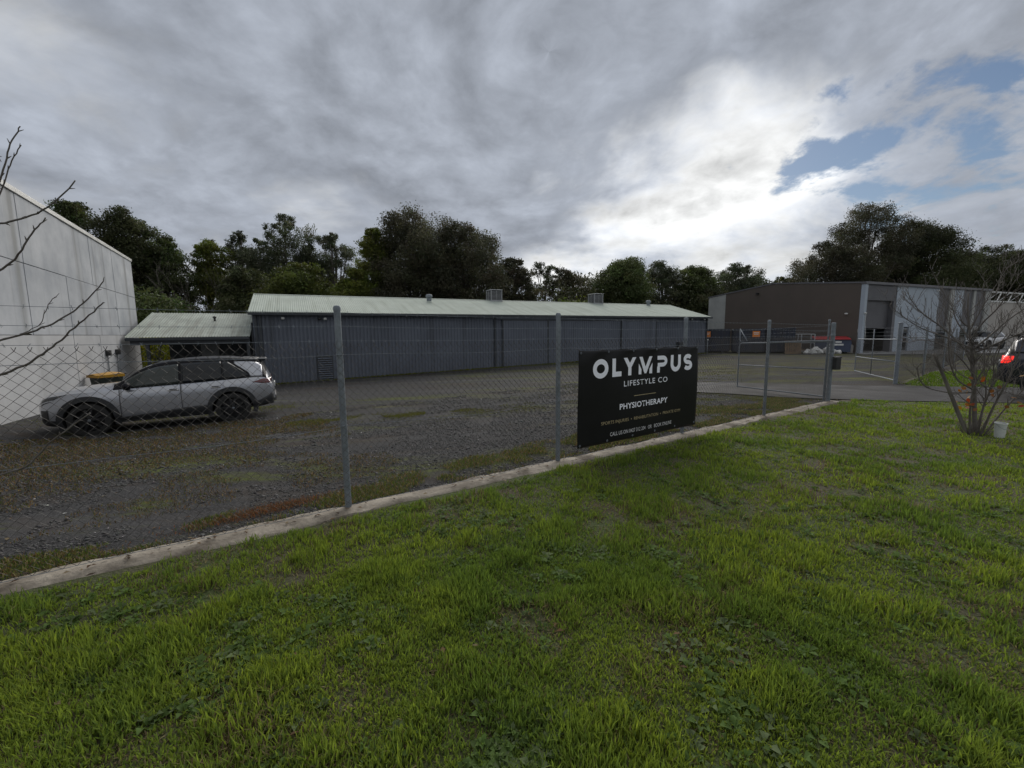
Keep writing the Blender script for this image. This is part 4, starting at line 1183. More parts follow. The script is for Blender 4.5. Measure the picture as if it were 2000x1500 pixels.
def tyre_wheel(parent, x, y, z, R, side, m_rim, name='wheel'):
    e = -1 if side < 0 else 1
    w = .115
    prof = [(R * .70, -w), (R * .90, -w * 1.02), (R * .975, -w * .86), (R, -w * .55), (R, w * .55), (R * .975, w * .86), (R * .90, w * 1.02), (R * .70, w), (R * .68, w * .7)]
    ty = MB().lathe(prof, (x, y, z), axis='y', seg=40).build(name, M_TYRE, parent, smooth=True, angle=40)
    yo = y + e * w * .72
    rim = MB().lathe([(R * .70, e * .10 * .2), (R * .69, -e * .02), (R * .64, -e * .05), (R * .63, -e * .12), (0.0, -e * .12)], (x, yo, z), axis='y', seg=40)
    for k in range(5):
        for d in (-.13, .13):
            a = 2 * math.pi * k / 5 + d + math.pi / 2; b = 2 * math.pi * k / 5 + d * 1.7 + math.pi / 2
            p0 = Vector((x + math.cos(a) * .05, yo + e * .0, z + math.sin(a) * .05)); p1 = Vector((x + math.cos(b) * R * .67, yo - e * .012, z + math.sin(b) * R * .67))
            dr = (p1 - p0).normalized(); sd = Vector((-dr.z, 0, dr.x))
            rim.obox((p0 + p1) / 2, (p1 - p0) / 2, sd * .019, Vector((0, .016, 0)))
    rim.lathe([(0, e * .012), (.05, e * .012), (.065, -e * .01), (.065, -e * .06)], (x, yo, z), axis='y', seg=16)
    rim.build('rim', m_rim, ty, smooth=True, angle=30)
    MB().lathe([(0, e * .018), (.028, e * .018), (.03, e * .008)], (x, yo, z), axis='y', seg=12).build('hub_cap', M_GALV, ty, smooth=True)
    return ty


M_TYRE = mat('tyre_rubber', (0.016, 0.016, 0.016), (0.022, 0.021, 0.02), rough=0.85, scale=14)
M_CARGLASS = mat('tinted_car_glass', (0.010, 0.012, 0.014), (0.012, 0.014, 0.016), rough=0.05, scale=1, spec=0.35)
M_CARGLASS2 = mat('clear_car_glass', (0.035, 0.042, 0.038), (0.03, 0.036, 0.034), rough=0.05, scale=1, spec=0.4)
M_CLADP = mat('car_cladding', (0.030, 0.031, 0.034), (0.024, 0.025, 0.027), rough=0.6, scale=10)
M_BLACKG = mat('gloss_black', (0.008, 0.008, 0.010), (0.009, 0.009, 0.011), rough=0.35, scale=2, spec=0.12)
M_RIM = mat('dark_alloy', (0.018, 0.018, 0.020), (0.014, 0.014, 0.016), rough=0.4, scale=6, metal=0.2)
M_CHROME = mat('chrome', (0.6, 0.6, 0.62), (0.5, 0.5, 0.52), rough=0.15, scale=2, metal=1.0)
M_TAILD = mat('dark_red_lens', (0.12, 0.008, 0.008), (0.09, 0.006, 0.006), rough=0.1, scale=3, coat=1.0)
M_TAILON = mat('lit_red_lens', (0.5, 0.01, 0.01), (0.45, 0.01, 0.01), rough=0.2, scale=3, emit=(1.0, 0.03, 0.02), estr=0.55)
M_HEADL = mat('smoked_lamp_lens', (0.03, 0.032, 0.035), (0.02, 0.022, 0.025), rough=0.05, scale=3, coat=1.0)
M_LAMPW = mat('lamp_reflector', (0.55, 0.56, 0.58), (0.45, 0.46, 0.48), rough=0.2, scale=3)


def build_car(name, label, loc, rz, paint, roof_mat, shape=SUV, lit=False, group=None, bullbar=False, wheel_r=.38, roof_split=True):
    car = thing(name, label, 'car', loc, rz, group)
    S = shape
    xs = list(np.linspace(S.x0, S.x1, 84))
    secs = [S.section(x) for x in xs]
    mb = MB()
    P = []
    for x, s in zip(xs, secs):
        row = [(x, -y, z) for y, z in reversed(s[1:-1])]            # right side, roof to sill
        full = [(x, 0, s[-1][1])] + row + [(x, 0, s[0][1])] + [(x, y, z) for y, z in s[1:-1]]
        P.append(full)
    n = len(P[0])
    base = 0
    for r in P: mb.v.extend(r)
    for i in range(len(P) - 1):
        for j in range(n):
            j2 = (j + 1) % n
            mb.f.append((i * n + j, i * n + j2, (i + 1) * n + j2, (i + 1) * n + j))
            k = min(j, n - 1 - j) if j < n else 0
            xm = (xs[i] + xs[i + 1]) / 2
            zt, zs = S.g('top', xm), S.g('belt', xm)
            lvl = j if j <= 15 else n - 1 - j          # 0 roof centre ... 15 sill
            cabin = -2.13 < xm < .98 and (zt - zs) > .13
            mi = 0
            if cabin and lvl <= 7: mi = 1
            if lvl >= 12: mi = 2
            mb.m.append(mi)
    mb.f.append(tuple(range(n))); mb.m.append(0)
    mb.f.append(tuple((len(P) - 1) * n + j for j in reversed(range(n)))); mb.m.append(0)
    me = mb.mesh('body', [paint, roof_mat, M_CLADP], smooth=True, angle=48)
    body = link('body', me, car)
    # cut the wheel wells
    AX = 1.345
    cut = MB()
    for ax_ in (AX, -AX):
        for s in (-1, 1):
            rr = wheel_r + .065
            pts = [(rr * math.cos(2 * math.pi * k / 40), rr * math.sin(2 * math.pi * k / 40)) for k in range(40)]
            cut.prism([(ax_ + a, wheel_r + .005 + b) for a, b in pts], *sorted((s * .58, s * 1.3)), mi=0, plane='xz')
    cob = link('cutter', cut.mesh('cutter', [M_DARK]))
    cob.parent = car
    bo = body.modifiers.new('wells', 'BOOLEAN'); bo.object = cob; bo.operation = 'DIFFERENCE'; bo.solver = 'EXACT'
    try: bo.material_mode = 'TRANSFER'
    except Exception: pass
    bpy.context.view_layer.update()
    nm = bpy.data.meshes.new_from_object(body.evaluated_get(bpy.context.evaluated_depsgraph_get()))
    body.modifiers.clear(); body.data = nm
    bpy.data.objects.remove(cob)

    def patch(name, mt, x0, x1, bot, top, off=.004, nx=16, nz=6, parent=car, side=1, edge=True, thick=.006):
        G = []
        for i in range(nx + 1):
            x = x0 + (x1 - x0) * i / nx
            zb_, zt_ = (bot(x) if callable(bot) else bot), (top(x) if callable(top) else top)
            G.append([(x, side * (S.y_at(x, zb_ + (zt_ - zb_) * j / nz) + off), zb_ + (zt_ - zb_) * j / nz) for j in range(nz + 1)])
        m = MB().grid(G)
        ob = m.build(name, mt, parent, smooth=True)
        sol = ob.modifiers.new('edge', 'SOLIDIFY'); sol.thickness = thick; sol.offset = 0
        return ob

    belt = lambda x: S.g('belt', x)
    def rail(x):
        zt, zs = S.g('top', x), S.g('belt', x)
        return zs + (zt - zs) * .84
    for s in (-1, 1):
        gl = lambda x: belt(x) + .022
        # front window comes to a point at the mirror
        patch('front_window', M_CARGLASS2, .70, -.30, gl, lambda x: max(gl(x) + .006, rail(x) - .018), side=s)
        patch('rear_window', M_CARGLASS, -.35, -1.16, gl, lambda x: rail(x) - .018, side=s)
        patch('quarter_window', M_CARGLASS, -1.19, -1.72, lambda x: gl(x) + max(0, (-1.55 - x)) * .25, lambda x: max(gl(x) + .02, rail(x) - .025 - max(0, (-1.30 - x)) * .72), side=s, nx=14)
        # body coloured rear pillar
        patch('rear_pillar', paint, -1.44, -2.04, lambda x: max(belt(x) + .012, rail(x) - .012 - max(0, (-1.36 - x)) * .74 + .0) if x > -1.78 else belt(x) + .012, lambda x: rail(x) - .02 - .05 * max(0, -1.8 - x), off=.005, side=s, nx=14)
        wb = wheel_r + .085
        def lowf(x): return .35
        def arch(x, ax_):
            d = abs(x - ax_)
            return wheel_r + math.sqrt(max(0, wb * wb - d * d)) if d < wb else .35
        dline = lambda x: max(.36, arch(x, -1.345) + .01)
        d1 = patch('front_door', paint, .78, -.325, .36, lambda x: belt(x) + .004, off=.006, side=s, nx=20, nz=14)
        d2 = patch('rear_door', paint, -.337, -1.20, dline, lambda x: belt(x) + .004, off=.006, side=s, nx=22, nz=14)
        for dd, hx in ((d1, -.20), (d2, -1.03)):
            y = s * (S.y_at(hx, .93) + .018)
            MB().obox((hx, y, .93), (.105, 0, 0), (0, .014, 0), (0, .0, .013)).build('handle', M_CHROME if not lit else paint, dd, bevel=.006)
            MB().obox((hx + .01, s * (S.y_at(hx, .935) + .008), .945), (.07, 0, 0), (0, .006, 0), (0, 0, .02)).build('handle_recess', M_BLACKP, dd)
        # dark seam strips behind the door gaps
        for sx in (.786, -.331):
            patch('door_gap', M_BLACKP, sx + .006, sx - .006, .36, lambda x: belt(x), off=.0035, side=s, nx=1, nz=12, thick=.002)
        # lower cladding wedge, rising to the rear
        patch('sill_cladding', M_CLADP, .86, -.88, .27, lambda x: .40 + .10 * min(1, max(0, (.75 - x) / 1.2)) + .03 * max(0, -x), off=.013, side=s, nx=18)
        for ax_ in (AX, -AX):
            # arch cladding ring
            G = []
            r0, r1 = wheel_r + .055, wheel_r + .165
            for k in range(25):
                a = math.radians(-18 + 216 * k / 24)
                row = []
                for r_, o_ in ((r0, -.10), (r0, .016), (r1 - .01, .020), (r1, .002)):
                    xx = ax_ + r_ * math.cos(a); zz = wheel_r + r_ * math.sin(a)
                    rr_ = min(r_, r1)
                    row.append((xx, s * (S.y_at(min(max(xx, -2.2), 2.2), max(zz, .30)) + o_), zz))
                G.append(row)
            MB().grid(G).build('arch_cladding', M_CLADP, car, smooth=True, angle=40)
            tyre_wheel(car, ax_, s * .80, wheel_r, wheel_r, s, M_RIM)
        # mirror
        mx, mz = .62, 1.07
        my = S.y_at(mx, 1.02)
        bm = MB()
        G = []
        for i in range(9):
            u = i / 8; a = math.pi * u
            G.append([(mx + .085 * math.cos(b) * (math.sin(a) * .9 + .1), s * (my + .05 + .20 * u), mz + .02 + .085 * math.sin(b) * (math.sin(a * .9 + .15) * .9 + .1)) for b in [2 * math.pi * k / 14 for k in range(15)]])
        mo = bm.grid(G).build('mirror', M_BLACKG, car, smooth=True)
        MB().obox((mx, s * (my + .03), mz - .035), (.03, 0, 0), (0, .06, 0), (0, 0, .02)).build('mirror_stalk', M_BLACKP, mo)
        # lamps
        hl = patch('headlight', M_HEADL, 2.11, 1.66, lambda x: S.g('belt', x) - .11 - .02 * (x - 1.7) + .10 * max(0, 1.95 - x) / .25, lambda x: S.g('belt', x) - .012, off=.006, side=s, nx=12, nz=4)
        patch('daytime_lamp', M_LAMPW, 2.10, 1.88, lambda x: S.g('belt', x) - .105, lambda x: S.g('belt', x) - .085, off=.010, side=s, nx=8, nz=1, parent=hl)
        tl = patch('tail_light', M_TAILON if lit else M_TAILD, -2.03 if lit else -1.80, -2.235, (lambda x: .875 + .08 * max(0, x + 2.12) / .09) if lit else (lambda x: .955 + .05 * max(0, (x + 2.05)) / .25), (lambda x: 1.055) if lit else (lambda x: 1.00 + .075 * min(1, max(0, (-1.78 - x) / .25))), off=.008, side=s, nx=14, nz=4)
        patch('tail_trim', M_CHROME if not lit else M_BLACKG, -1.80, -2.22, .938, .947, off=.010, side=s, nx=12, nz=1, parent=tl)
        if not lit:
            patch('rear_cladding', M_CLADP, -1.80, -2.25, lambda x: .40, lambda x: .48 + .22 * max(0, (-1.85 - x) / .4), off=.010, side=s, nx=12)
            patch('fog_insert', M_BLACKP, 2.13, 1.99, .44, lambda x: .66, off=.008, side=s, nx=6, nz=5)
    # windscreen, rear screen, grille, spoiler, fin, plates
    def across(name, mt, x0, x1, f, off=.006, nx=12, ny=12):
        G = []
        for i in range(nx + 1):
            x = x0 + (x1 - x0) * i / nx
            sec = S.section(x); yy = [q[0] for q in sec[11:]][::-1]; zz = [q[1] for q in sec[11:]][::-1]
            G.append([(x + off * .5, yv, float(np.interp(abs(yv), yy, zz)) + off) for yv in [f * (2 * j / ny - 1) * S.g('roofw', x) for j in range(ny + 1)]])
        return MB().grid(G).build(name, mt, car, smooth=True)
    across('windscreen', M_CARGLASS, .93, .20, .93)
    across('rear_screen', M_CARGLASS, -2.07, -2.17, .88, off=.010)
    sx = -2.02
    MB().prism([(-1.80, 1.585), (-2.13, 1.572), (-2.16, 1.552), (-2.08, 1.52), (-1.9, 1.53)], -.54, .54, plane='xz').build('spoiler', roof_mat, car, bevel=.012)
    MB().prism([(-1.42, 1.645), (-1.62, 1.625), (-1.62, 1.70)], -.012, .012, plane='xz').build('antenna_fin', roof_mat, car)
    MB().box(2.15, 2.212, -.52, .52, .44, .74).build('grille', M_BLACKP, car, bevel=.02)
    MB().box(2.206, 2.22, -.19, .19, .47, .58).build('number_plate', M_WHITEP, car)
    MB().box(-2.315, -2.27, -.60, .60, .46, .60).build('bumper_insert', M_CLADP, car, bevel=.02)
    MB().box(-2.31, -2.285, -.24, .24, .80, .91).build('number_plate', M_WHITEP, car)
    for z in (.50, .56, .62, .68): MB().box(2.208, 2.222, -.48, .48, z, z + .012).build('grille_bar', M_CLADP, car)
    if bullbar:
        for y in (-.45, .45): MB().tube([(2.3, y, .35), (2.46, y, .45), (2.48, y, .95), (2.38, y, 1.05)], .03, 8).build('bull_bar_upright', M_BLACKP, car, smooth=True)
        for z, w_ in ((.95, .62), (.70, .80)): MB().tube(catmull([(2.2, -w_ - .1, z), (2.42, -w_ * .8, z), (2.48, 0, z), (2.42, w_ * .8, z), (2.2, w_ + .1, z)], 5), .03, 8).build('bull_bar', M_BLACKP, car, smooth=True)
    return car


M_SILVER = mat('silver_lilac_paint', (0.385, 0.395, 0.425), (0.37, 0.38, 0.41), rough=0.28, scale=2, metal=0.6, coat=0.8)
M_NAVY = mat('midnight_blue_paint', (0.010, 0.013, 0.026), (0.011, 0.014, 0.028), rough=0.3, scale=2, metal=0.3, coat=1.0)
M_WHITEC = mat('white_car_paint', (0.62, 0.63, 0.64), (0.58, 0.59, 0.60), rough=0.35, scale=2, coat=0.6)
M_REDC = mat('red_car_paint', (0.22, 0.015, 0.02), (0.20, 0.013, 0.018), rough=0.35, scale=2, coat=0.6)
M_GREYC = mat('grey_car_paint', (0.12, 0.125, 0.13), (0.11, 0.115, 0.12), rough=0.35, scale=2, coat=0.6)

# silver SUV: near-side wheels at (-9.41, 9.30) and (-7.04, 10.62)
hd = math.atan2(9.30 - 10.62, -9.41 + 7.04)
mxx, myy = (-9.41 - 7.04) / 2, (9.30 + 10.62) / 2
lx, ly = -math.sin(hd), math.cos(hd)          # car's left is the side facing the camera
cxx, cyy = mxx - lx * .86, myy - ly * .86
front_z, rear_z = T(cxx + math.cos(hd) * 1.345, cyy + math.sin(hd) * 1.345), T(cxx - math.cos(hd) * 1.345, cyy - math.sin(hd) * 1.345)
silver = build_car('parked_car', 'silver SUV with black roof parked in the yard beside the concrete wall', (cxx, cyy, (front_z + rear_z) / 2 - .015), hd, M_SILVER, M_BLACKG)
silver.rotation_euler = (0, math.atan2(rear_z - front_z, 2.69) , hd)
navy_h = math.radians(-52)
rc = (12.22, 10.55)
ncx = rc[0] + math.cos(navy_h) * 2.2 - math.sin(navy_h) * .85; ncy = rc[1] + math.sin(navy_h) * 2.2 + math.cos(navy_h) * .85
build_car('parked_car', 'dark navy SUV with lit red tail light, cut off by the right edge', (ncx, ncy, T(ncx, ncy) + .03), navy_h, M_NAVY, M_BLACKG, lit=True)
c, s = math.cos(WA), math.sin(WA)
def wloc(x, y): return (WX + c * x - s * y, WY + s * x + c * y)
ux_, uy_ = wloc(2.2, 3.3)
build_car('parked_car', 'white vehicle with black bull bar inside the half open roller door', (ux_, uy_, -.30), WA - math.radians(78), M_WHITEC, M_WHITEC, bullbar=True)
ux_, uy_ = wloc(16.2, -1.6)
build_car('parked_car', 'white car parked against the warehouse front, behind the bare shrub', (ux_, uy_, T(ux_, uy_) + .03), WA + math.radians(180), M_WHITEC, M_GREYC)
ux_, uy_ = 46.5, 37.5
build_car('parked_car', 'red car parked before the beige building, above the navy SUV', (ux_, uy_, T(ux_, uy_) + .03), math.radians(200), M_REDC, M_REDC)

# ------------------------------------------------------------------ vegetation
M_LEAF = leaf_mat('tree_leaf', trans=0.28, rough=0.6)
M_GRASS = leaf_mat('grass_blade', trans=0.40, rough=0.7, spec=0.12)
M_BARK = mat('tree_bark', (0.055, 0.046, 0.038), (0.10, 0.09, 0.078), rough=0.9, scale=3, detail=8, bump=0.5)
M_BARKP = mat('pale_gum_bark', (0.16, 0.145, 0.125), (0.09, 0.08, 0.07), rough=0.85, scale=3, detail=8)
M_TWIG = mat('bare_twig_bark', (0.085, 0.070, 0.060), (0.13, 0.12, 0.11), rough=0.8, scale=12, detail=6)


def leaf_cloud(centres, counts, spread, size, col, rng, flat=0.0, droop=0.0, var=0.3, tone=None):
    """leaf quads scattered round cluster centres -> V, F, C"""
    n = int(counts.sum())
    cid = np.repeat(np.arange(len(centres)), counts)
    P = centres[cid] + np.clip(rng.normal(0, 1, (n, 3)), -1.7, 1.7) * spread[cid][:, None] * np.array([1, 1, 0.8 - 0.35 * flat])
    a = rng.normal(0, 1, (n, 3)); a[:, 2] -= droop; a /= np.linalg.norm(a, axis=1)[:, None]
    b = rng.normal(0, 1, (n, 3)); b -= a * (a * b).sum(1)[:, None]; b /= np.linalg.norm(b, axis=1)[:, None]
    s = size * rng.uniform(0.55, 1.35, n)[:, None]
    a = a * s * 0.62; b = b * s * 0.30
    V = np.stack([P - a, P + b, P + a, P - b], 1).reshape(-1, 3)
    F = np.arange(n * 4).reshape(n, 4)
    base = np.array(col)
    cl = base[None] * rng.uniform(1 - var, 1 + var, (len(centres), 1)) * (1 + rng.normal(0, .06, (len(centres), 3)))
    if tone is not None: cl = cl * tone[:, None]
    C = cl[cid] * rng.uniform(0.75, 1.25, (n, 1))
    return V, F, np.repeat(np.clip(C, 0.004, 1), 4, 0)


def make_tree(name, label, x, y, H, W, style, col, seed, group='trees behind the sheds', cat='tree', dense=1.0, base=None):
    rng = np.random.default_rng(seed); rr = random.Random(seed)
    z0 = T(x, y) if base is None else base
    t = thing(name, label, cat, (x, y, z0), 0, group)
    st = dict(broad=(0.24, 26, .19, .18), gum=(0.22, 26, .165, .17), slim=(0.12, 20, .18, .17), round=(0.04, 14, .30, .18), wattle=(0.10, 20, .23, .18), thin=(0.20, 15, .16, .17))[style]
    z_lo, nb, rad, lsz = st
    blobs = []
    for i in range(nb):
        f = (i + .5) / nb
        zz = H * (z_lo + (1 - z_lo) * (.10 + .84 * f)) + rr.uniform(-.05, .03) * H
        prof = {'broad': math.sin(math.pi * min(1, .22 + .70 * f)) ** .7, 'gum': math.sin(math.pi * min(1, .20 + .72 * f)) ** .8, 'slim': math.sin(math.pi * (.18 + .70 * f)) ** .9,
                'round': math.cos(f * math.pi / 2 * .9), 'wattle': math.cos(f * 1.25), 'thin': math.sin(math.pi * (.2 + .66 * f))}[style]
        a = i * 2.4 + rr.uniform(-.5, .5)
        R = W / 2
        rb = R * rad * 2 * rr.uniform(.75, 1.15) * (.65 if f > .85 else 1)
        off = max(0, R * prof - rb * .6) * math.sqrt(rr.uniform(.12, 1.1))
        blobs.append((Vector((off * math.cos(a), off * math.sin(a), min(zz, H - rb * .62))), rb))
    # cluster centres in the outer part of each blob
    cen = []; spr = []; tone = []
    for c, r in blobs:
        k = max(9, int(30 * dense * (r / 1.6) ** 1.5))
        d = rng.normal(0, 1, (k, 3)); d /= np.linalg.norm(d, axis=1)[:, None]
        rad_ = r * rng.uniform(.35, 1.0, (k, 1)) ** .55
        p = np.array(c) + d * rad_ * np.array([1, 1, .72 if style != 'slim' else 1.1])
        cen.append(p); spr.append(np.full(k, min(.48, r * .25)) * rng.uniform(.6, 1.25, k)); tone.append(np.full(k, rr.uniform(.62, 1.45)))
    cen = np.concatenate(cen); spr = np.concatenate(spr); tone = np.concatenate(tone)
    keep = cen[:, 2] > H * z_lo * .55; cen, spr, tone = cen[keep], spr[keep], tone[keep]
    lim = H - .25
    cen[:, 2] = np.minimum(cen[:, 2], lim - rng.uniform(0, .5, len(cen)))
    per = {'broad': 74, 'gum': 66, 'slim': 90, 'round': 105, 'wattle': 92, 'thin': 60}[style]
    cnt = rng.poisson(per, len(cen)) + 4
    V, F, C = leaf_cloud(cen, cnt, spr, lsz, col, rng, flat=.5 if style in ('wattle', 'round') else .1, droop=.8 if style in ('slim', 'gum') else 0, tone=tone)
    cr = link('crown', np_mesh('crown', V, F, M_LEAF, C), t)
    # trunk, limbs and branchlets
    mb = MB(); r0 = max(.10, H * .020) * (1.2 if style == 'broad' else 1)
    lean = Vector((rr.uniform(-.06, .06) * H, rr.uniform(-.05, .05) * H, 0))
    tp = [Vector((0, 0, -.4))] + [lean * (k / 5) ** 1.5 + Vector((rr.uniform(-.12, .12), rr.uniform(-.12, .12), H * .80 * k / 5)) for k in range(1, 6)]
    tp = catmull(tp, 4)
    mb.tube(tp, [r0 * (1.25 - 1.1 * i / (len(tp) - 1)) for i in range(len(tp))], 8)
    bark = M_BARKP if style in ('gum', 'slim', 'thin') else M_BARK
    mb.build('trunk', bark, t, smooth=True)
    mb = MB()
    for c, r in blobs:
        zs = max(H * .14, c.z * rr.uniform(.42, .66)); i = min(len(tp) - 1, max(1, int(zs / (H * .8) * (len(tp) - 1))))
        s = tp[i]; m_ = s.lerp(c, .5) + Vector((0, 0, -.08 * (c - s).length))
        pth = catmull([s, m_, c], 5); rl = r0 * .42
        mb.tube(pth, [rl * (1 - .75 * k / (len(pth) - 1)) for k in range(len(pth))], 6)
        for q in range(5):
            e = c + Vector((rr.uniform(-1, 1), rr.uniform(-1, 1), rr.uniform(-.5, .9))) * r * .9
            st_ = pth[rr.randint(5, len(pth) - 1)]
            mb.tube(catmull([st_, st_.lerp(e, .5) + Vector((0, 0, .1 * r)), e], 3), [.035, .03, .026, .02, .016, .012, .008][:7], 4, cap=False)
    mb.build('limbs', bark, t, smooth=True)
    return t


def bare_tree(name, label, x, y, H, W, seed, group, mt, n=26):
    rr = random.Random(seed)
    t = thing(name, label, 'tree', (x, y, T(x, y)), 0, group)
    mb = MB(); mb.tube([(0, 0, -.3), (.1, 0, H * .35)], [.14, .09], 7); mb.build('trunk', mt, t, smooth=True)
    mb = MB()
    def grow(p, d, L, r, depth):
        q = p + d * L + Vector((rr.uniform(-.1, .1), rr.uniform(-.1, .1), rr.uniform(0, .12))) * L
        mb.tube([p, p.lerp(q, .5) + Vector((rr.uniform(-.06, .06), rr.uniform(-.06, .06), 0)) * L, q], [r, r * .8, r * .62], 4, cap=False)
        if depth:
            for _ in range(3):
                nd = (d + Vector((rr.uniform(-.7, .7), rr.uniform(-.7, .7), rr.uniform(-.1, .6)))).normalized()
                grow(q if rr.random() < .6 else p.lerp(q, .6), nd, L * rr.uniform(.6, .85), r * .6, depth - 1)
    for k in range(n // 5):
        a = k * 2.1 + rr.random()
        grow(Vector((.05, 0, H * (.15 + .2 * rr.random()))), Vector((math.cos(a) * W / H * 1.3, math.sin(a) * W / H * 1.3, 1)).normalized(), H * .24, .05, 4)
    mb.build('branches', mt, t)
    return t


TREES = [
    ('wattle_tree', 'dark wattle half hidden behind the left concrete building', -45.5, 42.0, 14.0, 7.6, 'wattle', (0.055, 0.063, 0.028), 1),
    ('wattle_tree', 'dark wattle rising just above the sloping top of the concrete building', -44.2, 44.0, 15.8, 7.3, 'wattle', (0.066, 0.084, 0.03), 1),
    ('wattle_tree', 'broad dark wattle just right of the concrete building', -40.2, 46.0, 15.6, 8.6, 'wattle', (0.055, 0.063, 0.028), 1.1),
    ('wattle_tree', 'lower dark wattle right of the broad one beside the concrete building', -37.9, 48.0, 13.5, 7.4, 'wattle', (0.066, 0.084, 0.03), 1),
    ('wattle_tree', 'small flat topped wattle above the carport roof', -35.8, 52.0, 14.7, 6.2, 'wattle', (0.1, 0.118, 0.024), 1),
    ('bare_sapling', 'bare brown twiggy tree above the middle of the carport', -32.6, 44.0, 10.1, 7.4, 'bare', (0.062, 0.062, 0.036), 1),
    ('slender_gum', 'slim grey green gum, leftmost of the slender group', -34.7, 56.0, 16.6, 5.8, 'slim', (0.07, 0.082, 0.046), 0.9),
    ('slender_gum', 'short slim gum between two taller slender ones', -32.2, 56.0, 15.3, 4.6, 'slim', (0.07, 0.082, 0.046), 0.8),
    ('slender_gum', 'tallest grey green gum of the slender group left of centre', -28.7, 56.0, 17.9, 9.5, 'slim', (0.07, 0.082, 0.046), 1.1),
    ('slender_gum', 'slim gum between the tallest slender one and the dark mass', -26.8, 58.0, 14.8, 5.4, 'slim', (0.07, 0.082, 0.046), 0.8),
    ('slender_gum', 'slim gum just left of the big dark trees', -23.6, 58.0, 17.0, 7.1, 'slim', (0.07, 0.082, 0.046), 0.9),
    ('domed_tree', 'low domed bright green tree above the left end of the shed', -18.5, 38.0, 8.7, 8.0, 'wattle', (0.075, 0.09, 0.022), 1.25),
    ('wattle_tree', 'dark low tree filling between carport and domed tree', -26.0, 42.0, 9.2, 6.5, 'wattle', (0.055, 0.063, 0.028), 1),
    ('wattle_tree', 'yellow green wattle at the left edge of the big dark trees', -15.7, 50.0, 15.0, 6.6, 'wattle', (0.1, 0.118, 0.024), 1),
    ('broad_tree', 'biggest dark brown green tree above the round vent of the shed', -11.2, 50.0, 15.9, 12.8, 'broad', (0.062, 0.062, 0.036), 0.92),
    ('broad_tree', 'second big dark tree, right of the biggest one', -5.4, 51.0, 14.9, 11.7, 'broad', (0.062, 0.062, 0.036), 0.92),
    ('broad_tree', 'smaller dark tree at the right foot of the big dark pair', 0.3, 52.0, 11.2, 6.2, 'broad', (0.062, 0.062, 0.036), 1),
    ('wattle_tree', 'low yellow green tree below the left big wattle', -16.6, 46.0, 9.5, 5.8, 'wattle', (0.1, 0.118, 0.024), 1),
    ('thin_gum', 'thin airy gum standing in the bright gap of sky', 4.3, 60.0, 12.4, 5.8, 'thin', (0.07, 0.082, 0.046), 0.9),
    ('gum_tree', 'brownish gum right of the thin airy gum', 7.5, 62.0, 11.6, 7.1, 'gum', (0.062, 0.062, 0.036), 0.9),
    ('thin_gum', 'sparse brown tree with bare tips near the shed middle', 11.1, 62.0, 10.7, 9.3, 'thin', (0.062, 0.062, 0.036), 1),
    ('wattle_tree', 'dense dark green tree behind the right hand cooler', 13.8, 54.0, 11.1, 9.5, 'wattle', (0.066, 0.084, 0.03), 1.15),
    ('gum_tree', 'gum right of the dense dark green tree', 20.6, 60.0, 11.8, 7.4, 'gum', (0.07, 0.082, 0.046), 1),
    ('wattle_tree', 'rounded tree above the right end of the shed', 25.7, 60.0, 11.0, 8.5, 'wattle', (0.066, 0.084, 0.03), 1),
    ('gum_tree', 'open crowned gum above the white end of the brown warehouse', 32.7, 62.0, 11.9, 9.7, 'gum', (0.07, 0.082, 0.046), 1),
    ('wattle_tree', 'low dark tree between shed end and brown warehouse', 26.3, 56.0, 7.6, 7.2, 'wattle', (0.055, 0.063, 0.028), 1),
    ('gum_tree', 'small tree peeping over the warehouse gable', 43.5, 70.0, 10.7, 6.9, 'gum', (0.055, 0.063, 0.028), 0.9),
    ('gum_tree', 'gum on the left flank of the tall tree above the warehouse', 48.4, 66.0, 15.3, 13.0, 'gum', (0.062, 0.062, 0.036), 1),
    ('gum_tree', 'tallest gum with airy double crown above the warehouse', 55.5, 68.0, 21.2, 14.9, 'gum', (0.062, 0.062, 0.036), 1.0),
    ('broad_tree', 'wide dark tree right of the tallest gum', 63.8, 68.0, 18.4, 15.2, 'broad', (0.055, 0.063, 0.028), 1.1),
    ('gum_tree', 'narrow gum right of the wide dark tree', 71.8, 70.0, 15.2, 8.0, 'gum', (0.055, 0.063, 0.028), 1),
    ('gum_tree', 'wind blown gum above the beige building', 78.9, 72.0, 15.6, 10.6, 'gum', (0.055, 0.063, 0.028), 1),
    ('broad_tree', 'dark tree cut by the right edge of the photo', 83.7, 72.0, 14.7, 11.1, 'broad', (0.055, 0.063, 0.028), 1),
]
for i, (nm, lab, x, y, H, W, st, col, den) in enumerate(TREES):
    if st == 'bare': bare_tree(nm, lab, x, y, H, W, 500 + i, 'trees behind the sheds', M_BARK)
    else: make_tree(nm, lab, x, y, H, W, st, col, 100 + i, dense=den)

